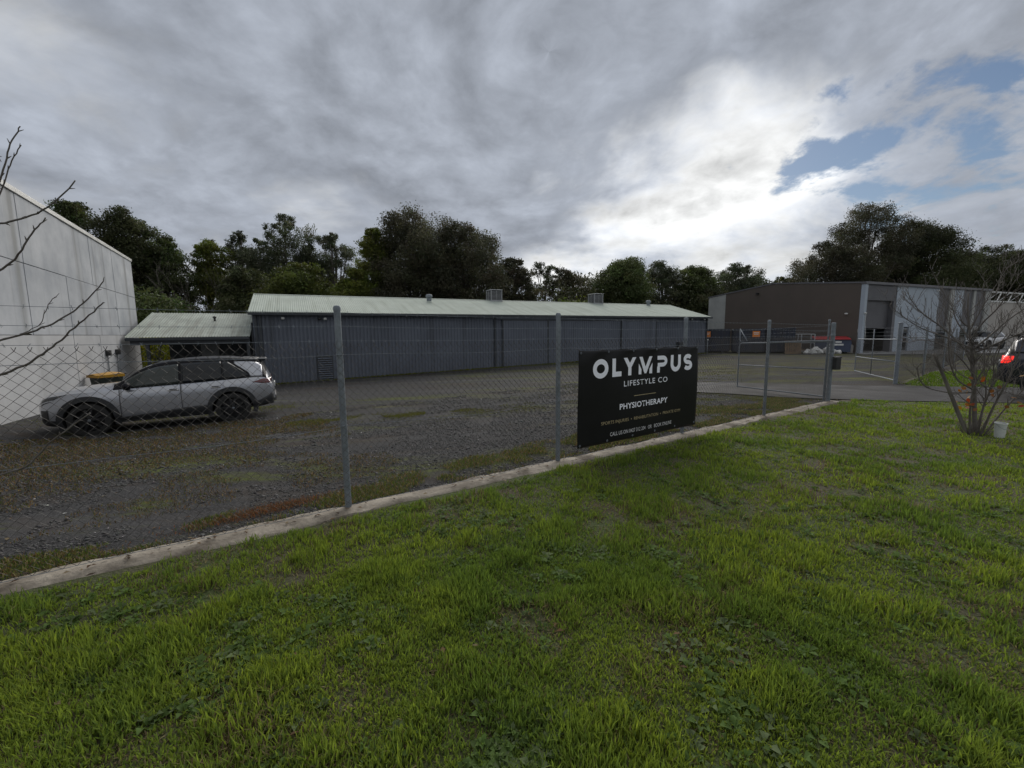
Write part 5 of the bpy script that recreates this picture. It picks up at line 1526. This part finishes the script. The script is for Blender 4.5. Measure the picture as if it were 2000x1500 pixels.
# the dark mass of shrubs and saplings under the trees reads as one wood
def understorey():
    rng = np.random.default_rng(77)
    cen = []; spr = []
    def row(xa, ya, xb, yb, n, hmax):
        for k in range(n):
            f = rng.random(); x = xa + (xb - xa) * f + rng.normal(0, 1.6); y = ya + (yb - ya) * f + rng.normal(0, 1.8)
            h = hmax * rng.uniform(.35, 1.0)
            for _ in range(9):
                cen.append((x + rng.normal(0, .8), y + rng.normal(0, .8), T(x, y) + rng.uniform(.1, h))); spr.append(rng.uniform(.35, .7))
    row(-44, 38, -16, 44, 70, 5.0); row(-18, 44, 8, 56, 110, 6.5); row(4, 54, 40, 64, 230, 9.5); row(36, 60, 90, 74, 100, 6.5); row(-60, 30, -40, 40, 30, 5)
    cen = np.array(cen); spr = np.array(spr)
    cnt = rng.poisson(16, len(cen)) + 3
    V, F, C = leaf_cloud(cen, cnt, spr, .30, (0.062, 0.068, 0.032), rng, var=.45)
    tag(link('woodland_undergrowth', np_mesh('woodland_undergrowth', V, F, M_LEAF, C)), 'dark tangled undergrowth below the trees behind the sheds', 'undergrowth', kind='stuff')


understorey()

def shrub(label, x, y, H, W, col, seed, name='shrub', n=60, per=38, lsz=.11):
    rng = np.random.default_rng(seed); rr = random.Random(seed)
    t = thing(name, label, 'shrub', (x, y, T(x, y)))
    d = rng.normal(0, 1, (n, 3)); d /= np.linalg.norm(d, axis=1)[:, None]
    c = d * rng.uniform(.4, 1, (n, 1)) ** .5 * np.array([W / 2, W / 2, H * .45]) + np.array([0, 0, H * .52])
    V, F, C = leaf_cloud(c, rng.poisson(per, n) + 3, np.full(n, W * .10), lsz, col, rng)
    link('foliage', np_mesh('foliage', V, F, M_LEAF, C), t)
    mb = MB()
    for p in c[:18]: mb.tube(catmull([(rr.uniform(-.05, .05), rr.uniform(-.05, .05), -.05), Vector(p) * .5 + Vector((0, 0, -.1)), p], 4), .018, 5, cap=False)
    mb.build('stems', M_BARK, t)


shrub('yellow green shrub glimpsed through the left side of the open carport', -20.2, 24.2, 3.0, 2.0, (0.20, 0.20, 0.02), 31, n=70)
shrub('rounded grey green shrub above the carport roof, beside the concrete building', -26.5, 31.5, 5.6, 4.6, (0.075, 0.095, 0.035), 32, n=150, per=60, lsz=.20)
shrub('bright green shrub above the shed ridge, left of the right hand cooler', 6.0, 43.5, 5.4, 5.0, (0.075, 0.10, 0.018), 33, n=150, per=60, lsz=.22)

# ------------------------------------------------------------------ bare shrub on the lawn, right
def twiggy(mb, path, r0, r1, rr, depth=1, twig=.35, dens=7, sides=6):
    p = catmull(path, 5); n = len(p)
    mb.tube(p, [r0 + (r1 - r0) * i / (n - 1) for i in range(n)], sides)
    if not depth: 
        for i in range(2, n, 2):       # buds
            o = Vector((rr.uniform(-1, 1), rr.uniform(-1, 1), rr.uniform(-.2, 1))).normalized() * .008
            mb.tube([p[i], p[i] + o], [r1 * 1.4 + .0012, .0008], 4, cap=False)
        return
    L = sum((p[i + 1] - p[i]).length for i in range(n - 1))
    for k in range(int(dens * L) + 1):
        i = rr.randint(int(n * .3), n - 1); s = p[i]
        d = (p[min(i + 1, n - 1)] - p[max(0, i - 1)]).normalized()
        e = (d * .8 + Vector((rr.uniform(-1, 1), rr.uniform(-1, 1), rr.uniform(-.2, 1.0))) * .8).normalized() * twig * rr.uniform(.35, 1.1)
        rs = max(.0026, (r0 + (r1 - r0) * i / (n - 1)) * .5)
        m = s + e * .5 + Vector((rr.uniform(-.1, .1), rr.uniform(-.1, .1), rr.uniform(-.14, .02))) * e.length
        twiggy(mb, [s, m, s + e + Vector((0, 0, .06 * e.length))], rs, .0018, rr, depth - 1, twig * .5, dens * 1.3, 4)


bs = thing('bare_shrub', 'leafless many stemmed shrub with a few orange leaves on the lawn, right', 'shrub', (7.49, 6.72, T(7.49, 6.72)), math.atan2(6.72, 7.49) - math.pi / 2)
rr = random.Random(4)
def dp(pts, d0, d1): return [(x, d0 + (d1 - d0) * i / (len(pts) - 1), z + .07) for i, (x, z) in enumerate(pts)]
STEMS = [
    ([(0, -.12), (-.077, .671), (-.14, 1.164), (-.183, 1.491), (-.244, 1.899), (-.26, 2.2)], 0, .1, .038, .008),
    ([(-.14, 1.20), (-.32, 1.424), (-.515, 1.659), (-.78, 1.905), (-.922, 2.102), (-1.045, 2.353)], .05, .35, .017, .003),
    ([(-.145, 1.32), (-.446, 1.50), (-.762, 1.663), (-.968, 1.842), (-1.098, 1.98)], 0, -.3, .014, .003),
    ([(-.142, 1.30), (.056, 1.571), (.219, 1.803), (.40, 1.98), (.62, 2.15)], 0, .3, .015, .003),
    ([(-.183, 1.45), (-.065, 1.732), (.076, 1.964), (.179, 2.266), (.261, 2.485)], 0, -.2, .014, .003),
    ([(-.13, 1.25), (.12, 1.42), (.35, 1.58), (.62, 1.70), (.85, 1.86)], 0, -.35, .014, .003),
    ([(-.088, .67), (-.272, .823), (-.386, 1.154), (-.42, 1.574), (-.428, 1.907)], 0, -.25, .016, .004),
    ([(-.088, .62), (-.376, .60), (-.657, .706), (-.744, 1.009), (-.60, 1.12)], 0, -.3, .012, .003),
    ([(.75, .55), (.419, .638), (.126, .73), (-.102, .835), (-.318, 1.031), (-.40, 1.5)][::-1], -.2, -.35, .010, .004),
    ([(.02, -.1), (.05, .4), (.12, .8), (.10, 1.2), (.2, 1.55)], .05, .2, .022, .004),
    ([(.05, -.1), (.16, .45), (.28, .9), (.36, 1.4), (.42, 1.8)], -.03, -.1, .020, .004),
    ([(-.05, -.1), (-.09, .35), (-.07, .75), (.02, 1.1), (.08, 1.5)], -.08, -.2, .020, .004),
    ([(.08, -.1), (.24, .30), (.42, .66), (.62, 1.0), (.80, 1.35)], .05, .3, .016, .003),
    ([(-.02, -.1), (.06, .5), (.02, .9), (-.02, 1.4)], .1, .25, .016, .004),
    ([(-.14, 1.4), (-.35, 1.75), (-.45, 2.05), (-.62, 2.35)], .0, .2, .012, .003),
    ([(-.10, .9), (-.3, 1.2), (-.55, 1.4), (-.75, 1.45), (-.95, 1.40)], .0, .3, .011, .003),
    ([(-.2, 1.6), (-.1, 1.95), (.0, 2.25), (.12, 2.6)], .1, .3, .010, .002),
]
for pts, d0, d1, r0, r1 in STEMS:
    mb = MB(); twiggy(mb, dp(pts, d0, d1), r0, r1, rr, 2, .42, 10)
    mb.build('stem', M_TWIG, bs, smooth=True)
MB().tube(catmull(dp([(-.08, -.1), (-.322, .563), (-.422, .854), (-.567, 1.234)], -.05, -.2), 5), [.030 - .0006 * k for k in range(16)], 8).build('dead_stem', M_BARKP, bs, smooth=True)
M_AUT = leaf_mat('autumn_leaf', trans=.35)
rng = np.random.default_rng(9)
for k in range(30):
    px_, pz_ = (-.06 + rng.normal(0, .08), .30 + rng.random() * .5) if k < 16 else (rng.uniform(-.35, .45), rng.uniform(.3, .95))
    s_ = .034; a = rng.normal(0, 1, 3); a /= np.linalg.norm(a); b = np.cross(a, rng.normal(0, 1, 3)); b /= np.linalg.norm(b); p = np.array([px_, rng.normal(0, .1) - .05, pz_ + .05])
    V = np.array([p - a * s_, p - a * s_ * .3 + b * s_ * .8, p + a * s_ * .6 + b * s_ * .6, p + a * s_ * 1.1, p + a * s_ * .6 - b * s_ * .6, p - a * s_ * .3 - b * s_ * .8])
    col = np.array([(.30, .12, .025), (.27, .15, .03), (.28, .06, .025), (.18, .08, .03)][k % 4])
    link('leaf', np_mesh('leaf', V, np.array([[0, 1, 2, 3], [0, 3, 4, 5]]), M_AUT, np.tile(col, (6, 1))), bs)
mb = MB()
for k in range(40):
    a = rng.uniform(0, 6.28); r_ = rng.uniform(.02, .22); h_ = rng.uniform(.1, .35)
    mb.tube(catmull([(r_ * math.cos(a) * .6, r_ * math.sin(a) * .6, -.03), (r_ * math.cos(a), r_ * math.sin(a), h_ * .5), (r_ * 1.3 * math.cos(a) + .03, r_ * 1.3 * math.sin(a), h_)], 3), [.006, .005, .005, .004, .003, .002, .001], 4, cap=False)
mb.build('suckers', M_TWIG, bs)

# bare tree just outside the left edge; its branches reach into the picture
lt = thing('bare_tree', 'leafless young tree whose budding branches reach in from the left edge', 'tree', (-2.72, 1.72, T(-2.72, 1.72)))
rr = random.Random(12)
LX, LY = -2.72, 1.72
def lp(pts, y0, y1): return [(x - LX, (y0 + (y1 - y0) * i / (len(pts) - 1)) - LY, z + .03) for i, (x, z) in enumerate(pts)]
MB().tube(catmull([(0, 0, -.2), (.03, .0, .6), (.06, .02, 1.2), (.10, .02, 1.8), (.16, .02, 2.3), (.2, 0, 2.9)], 5), [.05 - .0015 * k for k in range(26)], 10).build('trunk', M_TWIG, lt, smooth=True)
for pts, r0, r1 in [
    ([(-2.60, 1.85), (-2.25, 2.03), (-2.072, 2.04), (-1.946, 2.062), (-1.817, 2.111), (-1.699, 2.211)], .012, .0035),
    ([(-2.62, 1.45), (-2.25, 1.72), (-2.083, 1.836), (-1.968, 1.915), (-1.892, 2.014), (-1.837, 2.073)], .012, .0035),
    ([(-2.58, 1.75), (-2.2, 1.95), (-2.06, 2.114), (-1.984, 2.21), (-1.936, 2.333), (-1.886, 2.412)], .011, .003),
    ([(-2.25, 1.9), (-2.069, 2.03), (-1.985, 2.16), (-1.94, 2.27), (-1.895, 2.345)], .007, .0028),
    ([(-2.66, 1.2), (-2.35, 1.50), (-2.167, 1.568), (-1.97, 1.618), (-1.837, 1.669), (-1.724, 1.74), (-1.64, 1.827)], .012, .0032),
    ([(-2.68, 1.0), (-2.38, 1.32), (-2.191, 1.419), (-1.989, 1.492), (-1.873, 1.565), (-1.755, 1.658), (-1.648, 1.743)], .014, .0038),
    ([(-1.969, 1.618), (-1.901, 1.655), (-1.862, 1.735), (-1.84, 1.768)], .0035, .002),
    ([(-2.70, .6), (-2.42, .90), (-2.257, 1.0), (-2.051, 1.066), (-1.927, 1.176), (-1.761, 1.289)], .011, .0045),
    ([(-2.56, 1.9), (-2.2, 2.12), (-2.06, 2.25), (-1.99, 2.31), (-1.995, 2.27)], .010, .0045)]:
    r0 *= .46; r1 *= .62
    mb = MB(); p = lp(pts, 1.72, 1.75); sp_ = catmull(p, 6)
    sp_ = [q + Vector((rr.uniform(-1, 1), rr.uniform(-1, 1), rr.uniform(-1, 1))) * .0022 for q in sp_]
    n = len(sp_); mb.tube(sp_, [r0 + (r1 - r0) * i / (n - 1) for i in range(n)], 7)
    for i in range(n // 3, n, 3):
        d = (sp_[min(i + 1, n - 1)] - sp_[i - 1]).normalized(); o = Vector((rr.uniform(-1, 1), rr.uniform(-1, 1), rr.uniform(-1, 1)))
        o = (o - d * o.dot(d)).normalized() * .010 + d * .012
        rb = r0 + (r1 - r0) * i / (n - 1)
        mb.tube([sp_[i], sp_[i] + o * .6, sp_[i] + o * 1.2], [rb * .9, rb * .75, .0008], 5, cap=False)
    mb.build('branch', M_TWIG, lt, smooth=True)

# ------------------------------------------------------------------ lawn
def in_drive(x, y):
    xn = np.array([p[0] for p in DRIVE_NEAR]); yn = np.array([p[1] for p in DRIVE_NEAR])
    return (x > 7.3) & (y > np.interp(x, xn, yn) - .06)


def blades(x, y, h, w, lean, col, rng, seg2=True):
    """curved tapering blades: 5 vertices, a quad and a triangle expressed as three triangles"""
    n = len(x); z = terr(x, y) + .012
    a = rng.uniform(0, 2 * np.pi, n); dx, dy = np.cos(a), np.sin(a)
    b = rng.uniform(0, 2 * np.pi, n); wx, wy = np.cos(b) * w / 2, np.sin(b) * w / 2
    l1 = lean * h * .35; l2 = lean * h
    hz = h * np.sqrt(np.clip(1 - (lean * .8) ** 2, .08, 1))
    V = np.empty((n, 5, 3), np.float32)
    V[:, 0] = np.stack([x - wx, y - wy, z], -1); V[:, 1] = np.stack([x + wx, y + wy, z], -1)
    mx, my = x + dx * l1, y + dy * l1
    V[:, 2] = np.stack([mx - wx * .85, my - wy * .85, z + hz * .58], -1); V[:, 3] = np.stack([mx + wx * .85, my + wy * .85, z + hz * .58], -1)
    V[:, 4] = np.stack([x + dx * l2, y + dy * l2, z + hz], -1)
    o = (np.arange(n) * 5)[:, None]
    F = np.concatenate([o + np.array([0, 1, 3]), o + np.array([0, 3, 2]), o + np.array([2, 3, 4])], 0)
    k = np.array([.97, .97, 1.0, 1.0, 1.03])[None, :, None]
    C = col[:, None, :] * k
    return V.reshape(-1, 3), F, C.reshape(-1, 3)


def lawn():
    rng = np.random.default_rng(21)
    v1, v2, v3 = VNoise(1), VNoise(2), VNoise(8)
    # clumps first, then blades round each clump; both thin out with distance
    NC, PER = 82000, 8
    u = rng.random(NC)
    r = np.where(u < .30, np.sqrt(.6 ** 2 + rng.random(NC) * (3.0 ** 2 - .6 ** 2)), (np.sqrt(3.0) + rng.random(NC) * (np.sqrt(15.0) - np.sqrt(3.0))) ** 2)
    th = rng.uniform(math.radians(-62), math.radians(62), NC)
    ch0 = rng.random(NC); sp0 = rng.uniform(.008, .055, NC) * (1 + .10 * np.clip(r - 3, 0, 12))
    x = np.repeat(r * np.sin(th), PER); y = np.repeat(r * np.cos(th), PER)
    N0 = NC * PER
    x = x + rng.normal(0, 1, N0) * np.repeat(sp0, PER); y = y + rng.normal(0, 1, N0) * np.repeat(sp0, PER)
    r = np.hypot(x, y); chh = np.repeat(ch0, PER)
    dx, dy = x - P0[0], y - P0[1]; t = dx * TU[0] + dy * TU[1]; n = dx * TN[0] + dy * TN[1]
    edge = -.165 + .20 * (v1.fbm(t * 3.1, n * 0 + 5, 2) - .5) - .05 * rng.random(N0)
    ok = (n < edge) & ~in_drive(x, y)
    patch = v1.fbm(x * 3.4, y * 3.4, 3); patch2 = v2.fbm(x * 1.1 + 7, y * 1.1, 4); bare = v3.fbm(x * 2.6 + 3, y * 2.6, 3)
    ok &= (rng.random(N0) > np.clip((bare - .64) * 6, 0, .72))
    tuft = np.clip((patch - .38) * 3.2, 0, 1)
    ok &= rng.random(N0) < (.80 + .20 * tuft)
    x, y, r, patch, patch2, bare, tuft, ch = (q[ok] for q in (x, y, r, patch, patch2, bare, tuft, chh))
    m = len(x)
    h = (.026 + .050 * tuft * (.45 + .9 * ch)) * rng.uniform(.55, 1.3, m)
    far = np.clip((r - 3) / 9, 0, 1)
    h *= 1 - .25 * far
    w = (.0062 + .0075 * far) * rng.uniform(.6, 1.4, m)
    lean = np.clip(np.abs(rng.normal(.22, .28, m)) + .45 * (1 - tuft) * rng.random(m), .02, 1.05)
    lime = np.array([.240, .300, .050]); mid = np.array([.150, .215, .042]); deep = np.array([.080, .130, .038]); straw = np.array([.26, .22, .12]); brown = np.array([.11, .08, .045])
    f = np.clip((patch2 - .36) * 3.6, 0, 1)[:, None]
    col = mid * (1 - f) + lime * f
    g = np.clip(rng.normal(.25, .3, m), 0, 1)[:, None]; col = col * (1 - g) + deep * g
    dead = rng.random(m) < (.10 + .50 * np.clip((bare - .54) * 5, 0, 1))
    lean = np.where(dead, np.clip(lean + .5, 0, 1.1), lean); h = np.where(dead, h * .8, h)
    kk = rng.random(m)[:, None]; col = np.where(dead[:, None], straw * kk + brown * (1 - kk), col)
    col = col * rng.uniform(.75, 1.25, (m, 1))
    V, F, C = blades(x, y, h, w, lean, col, rng)
    tag(link('lawn_grass', np_mesh('lawn_grass', V, F, M_GRASS, C)), 'rough tufted green lawn on the camera side of the fence', 'grass', kind='stuff')
    return v3


lawn()


def lawn_weeds():
    """low broad leaves of clover, dandelion and mallow between the tufts"""
    rng = np.random.default_rng(5); vn = VNoise(14)
    Vs, Fs, Cs = [], [], []; o = 0
    n = 0
    while n < 2100:
        r = (1.05 + rng.random() * (3.1 - 1.05)) ** 2; th = rng.uniform(-1.05, 1.05); x, y = r * math.sin(th), r * math.cos(th)
        nn = (x - P0[0]) * TN[0] + (y - P0[1]) * TN[1]
        if nn > -.25 or bool(in_drive(np.array(x), np.array(y))): continue
        if vn.fbm(np.array(x * 2.1), np.array(y * 2.1), 2) < .46 + .16 * rng.random(): continue
        n += 1
        k = rng.integers(4, 8); z = T(x, y) + .012; L0 = rng.uniform(.018, .048)
        base = np.array([.085, .135, .036]) * rng.uniform(.7, 1.35) if rng.random() < .7 else np.array([.115, .150, .070]) * rng.uniform(.8, 1.2)
        for q in range(k):
            a = 6.28 * q / k + rng.normal(0, .3); d = np.array([math.cos(a), math.sin(a)]); s = np.array([-d[1], d[0]]); L = L0 * rng.uniform(.7, 1.3); wd = L * rng.uniform(.28, .42); up_ = rng.uniform(.012, .035)
            c0 = np.array([x, y]) + d * L * .15
            pts = [(*(c0), z + .006), (*(c0 + d * L * .45 + s * wd), z + up_), (*(c0 + d * L), z + up_ * rng.uniform(.4, 1.1)), (*(c0 + d * L * .45 - s * wd), z + up_), (*(c0 + d * L * .5), z + up_ * .72)]
            Vs.append(pts); Fs.append([[o, o + 1, o + 4], [o + 1, o + 2, o + 4], [o + 2, o + 3, o + 4], [o + 3, o, o + 4]]); o += 5
            Cs.append(np.tile(base * rng.uniform(.8, 1.2), (5, 1)))
    tag(link('lawn_weeds', np_mesh('lawn_weeds', np.array(Vs).reshape(-1, 3), np.array(Fs).reshape(-1, 3), M_GRASS, np.concatenate(Cs))), 'broad leaved weeds and clover scattered through the lawn', 'weeds', kind='stuff')


lawn_weeds()


def yard_growth():
    """thin grass and moss inside the yard: a strip behind the kerb, the shed's foot, the edges of wheel tracks"""
    rng = np.random.default_rng(31); vn = VNoise(19); vm = VNoise(23)
    X, Y, Cc, Hh = [], [], [], []
    def put(t, n, keep, h, pal):
        x, y = P0[0] + TU[0] * t + TN[0] * n, P0[1] + TU[1] * t + TN[1] * n
        k = keep; x, y = x[k], y[k]; m = len(x)
        X.append(x); Y.append(y); Hh.append(h * rng.uniform(.5, 1.4, m)); c = np.array(pal)[rng.integers(0, len(pal), m)]; Cc.append(c * rng.uniform(.7, 1.3, (m, 1)))
    green = [(.085, .12, .025), (.06, .095, .02), (.10, .12, .03)]; dry = [(.19, .145, .075), (.13, .085, .045), (.16, .10, .05), (.09, .10, .03)]; mossy = [(.12, .135, .02), (.09, .11, .018), (.10, .095, .03)]
    N = 130000
    t = rng.uniform(-5, 11, N); n = .14 + np.abs(rng.normal(0, .60, N))
    wdt = .35 + 1.5 * vn.fbm(t * .55, t * 0 + 2, 3)
    put(t, n, (n < wdt) & (vn.fbm(t * 2.6, n * 2.6, 3) > .40 + .25 * rng.random(N)), .035, green + green + dry + [(.24, .20, .11), (.20, .165, .09)])
    # rusty dead runners left of the first post
    N = 2600; t = rng.normal(-.62, .32, N); n = .60 + rng.normal(0, .07, N) + .12 * t; put(t, n, np.ones(N, bool), .022, [(.19, .085, .045), (.15, .07, .038), (.16, .11, .06), (.09, .065, .04)])
    # weeds round the car and the wall
    N = 60000; t = rng.uniform(-5.2, 1.0, N); n = rng.uniform(1.0, 8.5, N)
    k = (vn.fbm(t * 1.6 + 4, n * 1.6, 4) > .50 + .05 * np.clip(t, -2, 2)) & (rng.random(N) < .8); put(t, n, k, .026, dry + [(.055, .042, .025), (.07, .055, .03), (.065, .075, .022)])
    # moss bands of the wheel tracks
    for tc, nc, st, sn, N in ((.6, 6.6, .9, .22, 5200), (3.2, 5.6, 1.0, .20, 5200), (1.9, 5.9, .9, .15, 2600), (5.0, 4.6, 1.3, .35, 3000), (-1.6, 10.9, 2.0, .5, 5000), (9.5, 3.2, 1.5, .9, 5000), (12.5, 6.0, 3, 1.2, 5000), (17, 7.5, 5, 1.5, 7000), (9, 1.5, 1.4, .5, 9000)):
        t = rng.normal(tc, st, N); n = rng.normal(nc, sn, N) - .12 * (t - tc); put(t, n, vm.fbm(t * 1.7, n * 1.7, 3) > .46, .018, mossy + [(.10, .085, .035)])
    # foot of the shed
    N = 9000; u = rng.uniform(.3, 33, N); d = -np.abs(rng.normal(0, .28, N)) - .12
    c, s = math.cos(SH_ANG), math.sin(SH_ANG); x = SH_A[0] + c * u - s * d; y = SH_A[1] + s * u + c * d
    k = rng.random(N) < np.clip(1.5 * vm.fbm(u * .4, d * 0, 2) - .1, 0, 1); x, y = x[k], y[k]; m = len(x)
    X.append(x); Y.append(y); Hh.append(.07 * rng.uniform(.4, 1.4, m)); Cc.append(np.array(mossy)[rng.integers(0, 3, m)] * rng.uniform(.7, 1.3, (m, 1)))
    # grass patch right of the driveway
    N = 26000; x = rng.uniform(12.6, 24, N); y = rng.uniform(11.6, 19, N)
    k = (y > np.interp(x, [10.3, 12.6, 20, 44], [13.55, 12.9, 11.8, 8.2]) + .05) & (y < np.interp(x, [12.9, 17.6, 23, 44], [13.8, 17.7, 19.2, 22])); x, y = x[k], y[k]; m = len(x)
    X.append(x); Y.append(y); Hh.append(.06 * rng.uniform(.5, 1.4, m)); Cc.append(np.array([(.10, .16, .022), (.08, .14, .02), (.13, .18, .03)])[rng.integers(0, 3, m)] * rng.uniform(.7, 1.3, (m, 1)))
    x, y, c, h = np.concatenate(X), np.concatenate(Y), np.concatenate(Cc), np.concatenate(Hh)
    dist = np.hypot(x, y)
    w = .004 + .0011 * np.clip(dist - 2, 0, 30)
    V, F, C = blades(x, y, h, w, np.clip(rng.normal(.55, .3, len(x)), .05, 1.1), c, rng)
    tag(link('yard_weeds', np_mesh('yard_weeds', V, F, M_GRASS, C)), 'sparse moss, dead runners and weeds growing through the gravel yard', 'weeds', kind='stuff')


yard_growth()


def yard_gravel():
    rng = np.random.default_rng(41); vn = VNoise(50)
    N = 85000
    t = rng.uniform(-5.2, 12, N); n = .18 + 8.5 * rng.random(N) ** 1.7
    k = vn.fbm(t * 1.1, n * 1.4, 3) > .40; t, n = t[k], n[k]; m = len(t)
    x, y = P0[0] + TU[0] * t + TN[0] * n, P0[1] + TU[1] * t + TN[1] * n
    s = rng.uniform(.005, .013, m) * (1 + .07 * n) * np.where(rng.random(m) < .05, 2.0, 1.0); z = terr(x, y) + s * .25
    D = np.array([(1, 0, 0), (0, 1, 0), (-1, 0, 0), (0, -1, 0), (0, 0, .75), (0, 0, -.75)])
    V = D[None] * s[:, None, None] * rng.uniform(.6, 1.35, (m, 6, 3))
    a = rng.uniform(0, 6.28, m); ca, sa = np.cos(a)[:, None], np.sin(a)[:, None]
    V = np.stack([V[..., 0] * ca - V[..., 1] * sa, V[..., 0] * sa + V[..., 1] * ca, V[..., 2]], -1) + np.stack([x, y, z], -1)[:, None]
    o = (np.arange(m) * 6)[:, None, None]
    F = (o + np.array([(0, 1, 4), (1, 2, 4), (2, 3, 4), (3, 0, 4), (1, 0, 5), (2, 1, 5), (3, 2, 5), (0, 3, 5)])[None]).reshape(-1, 3)
    g = rng.uniform(.025, .10, m); w = rng.random(m) < .012; g = np.where(w, .32, g)
    c = g[:, None] * np.array([1.0, .98, .97]) * (1 + rng.normal(0, .04, (m, 3)))
    tag(link('yard_gravel', np_mesh('yard_gravel', V.reshape(-1, 3), F, attr_mat('crushed_rock'), np.repeat(c, 6, 0))), 'dark crushed rock covering the yard behind the fence', 'gravel', kind='stuff')


yard_gravel()


def litter():
    """dry leaves, bark flakes and paper scraps lying on kerb, lawn and gravel"""
    rng = np.random.default_rng(88)
    N = 900
    t = rng.uniform(-4.5, 11.5, N); n = np.where(rng.random(N) < .45, rng.normal(0, .09, N), rng.uniform(-3.2, 5.0, N))
    x, y = P0[0] + TU[0] * t + TN[0] * n, P0[1] + TU[1] * t + TN[1] * n
    z = terr(x, y) + np.where(np.abs(n) < .13, .047, np.where(n < 0, .035, .010))
    a = rng.uniform(0, 6.28, N); L = rng.uniform(.010, .030, N); w = L * rng.uniform(.3, .6, N)
    dx, dy = np.cos(a) * L, np.sin(a) * L; ex, ey = -np.sin(a) * w, np.cos(a) * w; h = rng.uniform(.002, .012, N)
    V = np.stack([np.stack([x - dx, y - dy, z], -1), np.stack([x + ex, y + ey, z + h], -1), np.stack([x + dx, y + dy, z + h * .3], -1), np.stack([x - ex, y - ey, z + h * .6], -1)], 1).reshape(-1, 3)
    pal = np.array([(.10, .06, .035), (.16, .10, .05), (.07, .05, .035), (.22, .17, .10), (.05, .035, .025)])
    c = pal[rng.integers(0, 5, N)]; pale = (rng.random(N) < .03) & (n > .3); c[pale] = (.6, .6, .58)
    tag(link('leaf_litter', np_mesh('leaf_litter', V, np.arange(N * 4).reshape(N, 4), M_GRASS, np.repeat(c, 4, 0))), 'dry leaves and scraps strewn over kerb, lawn edge and gravel', 'litter', kind='stuff')


litter()
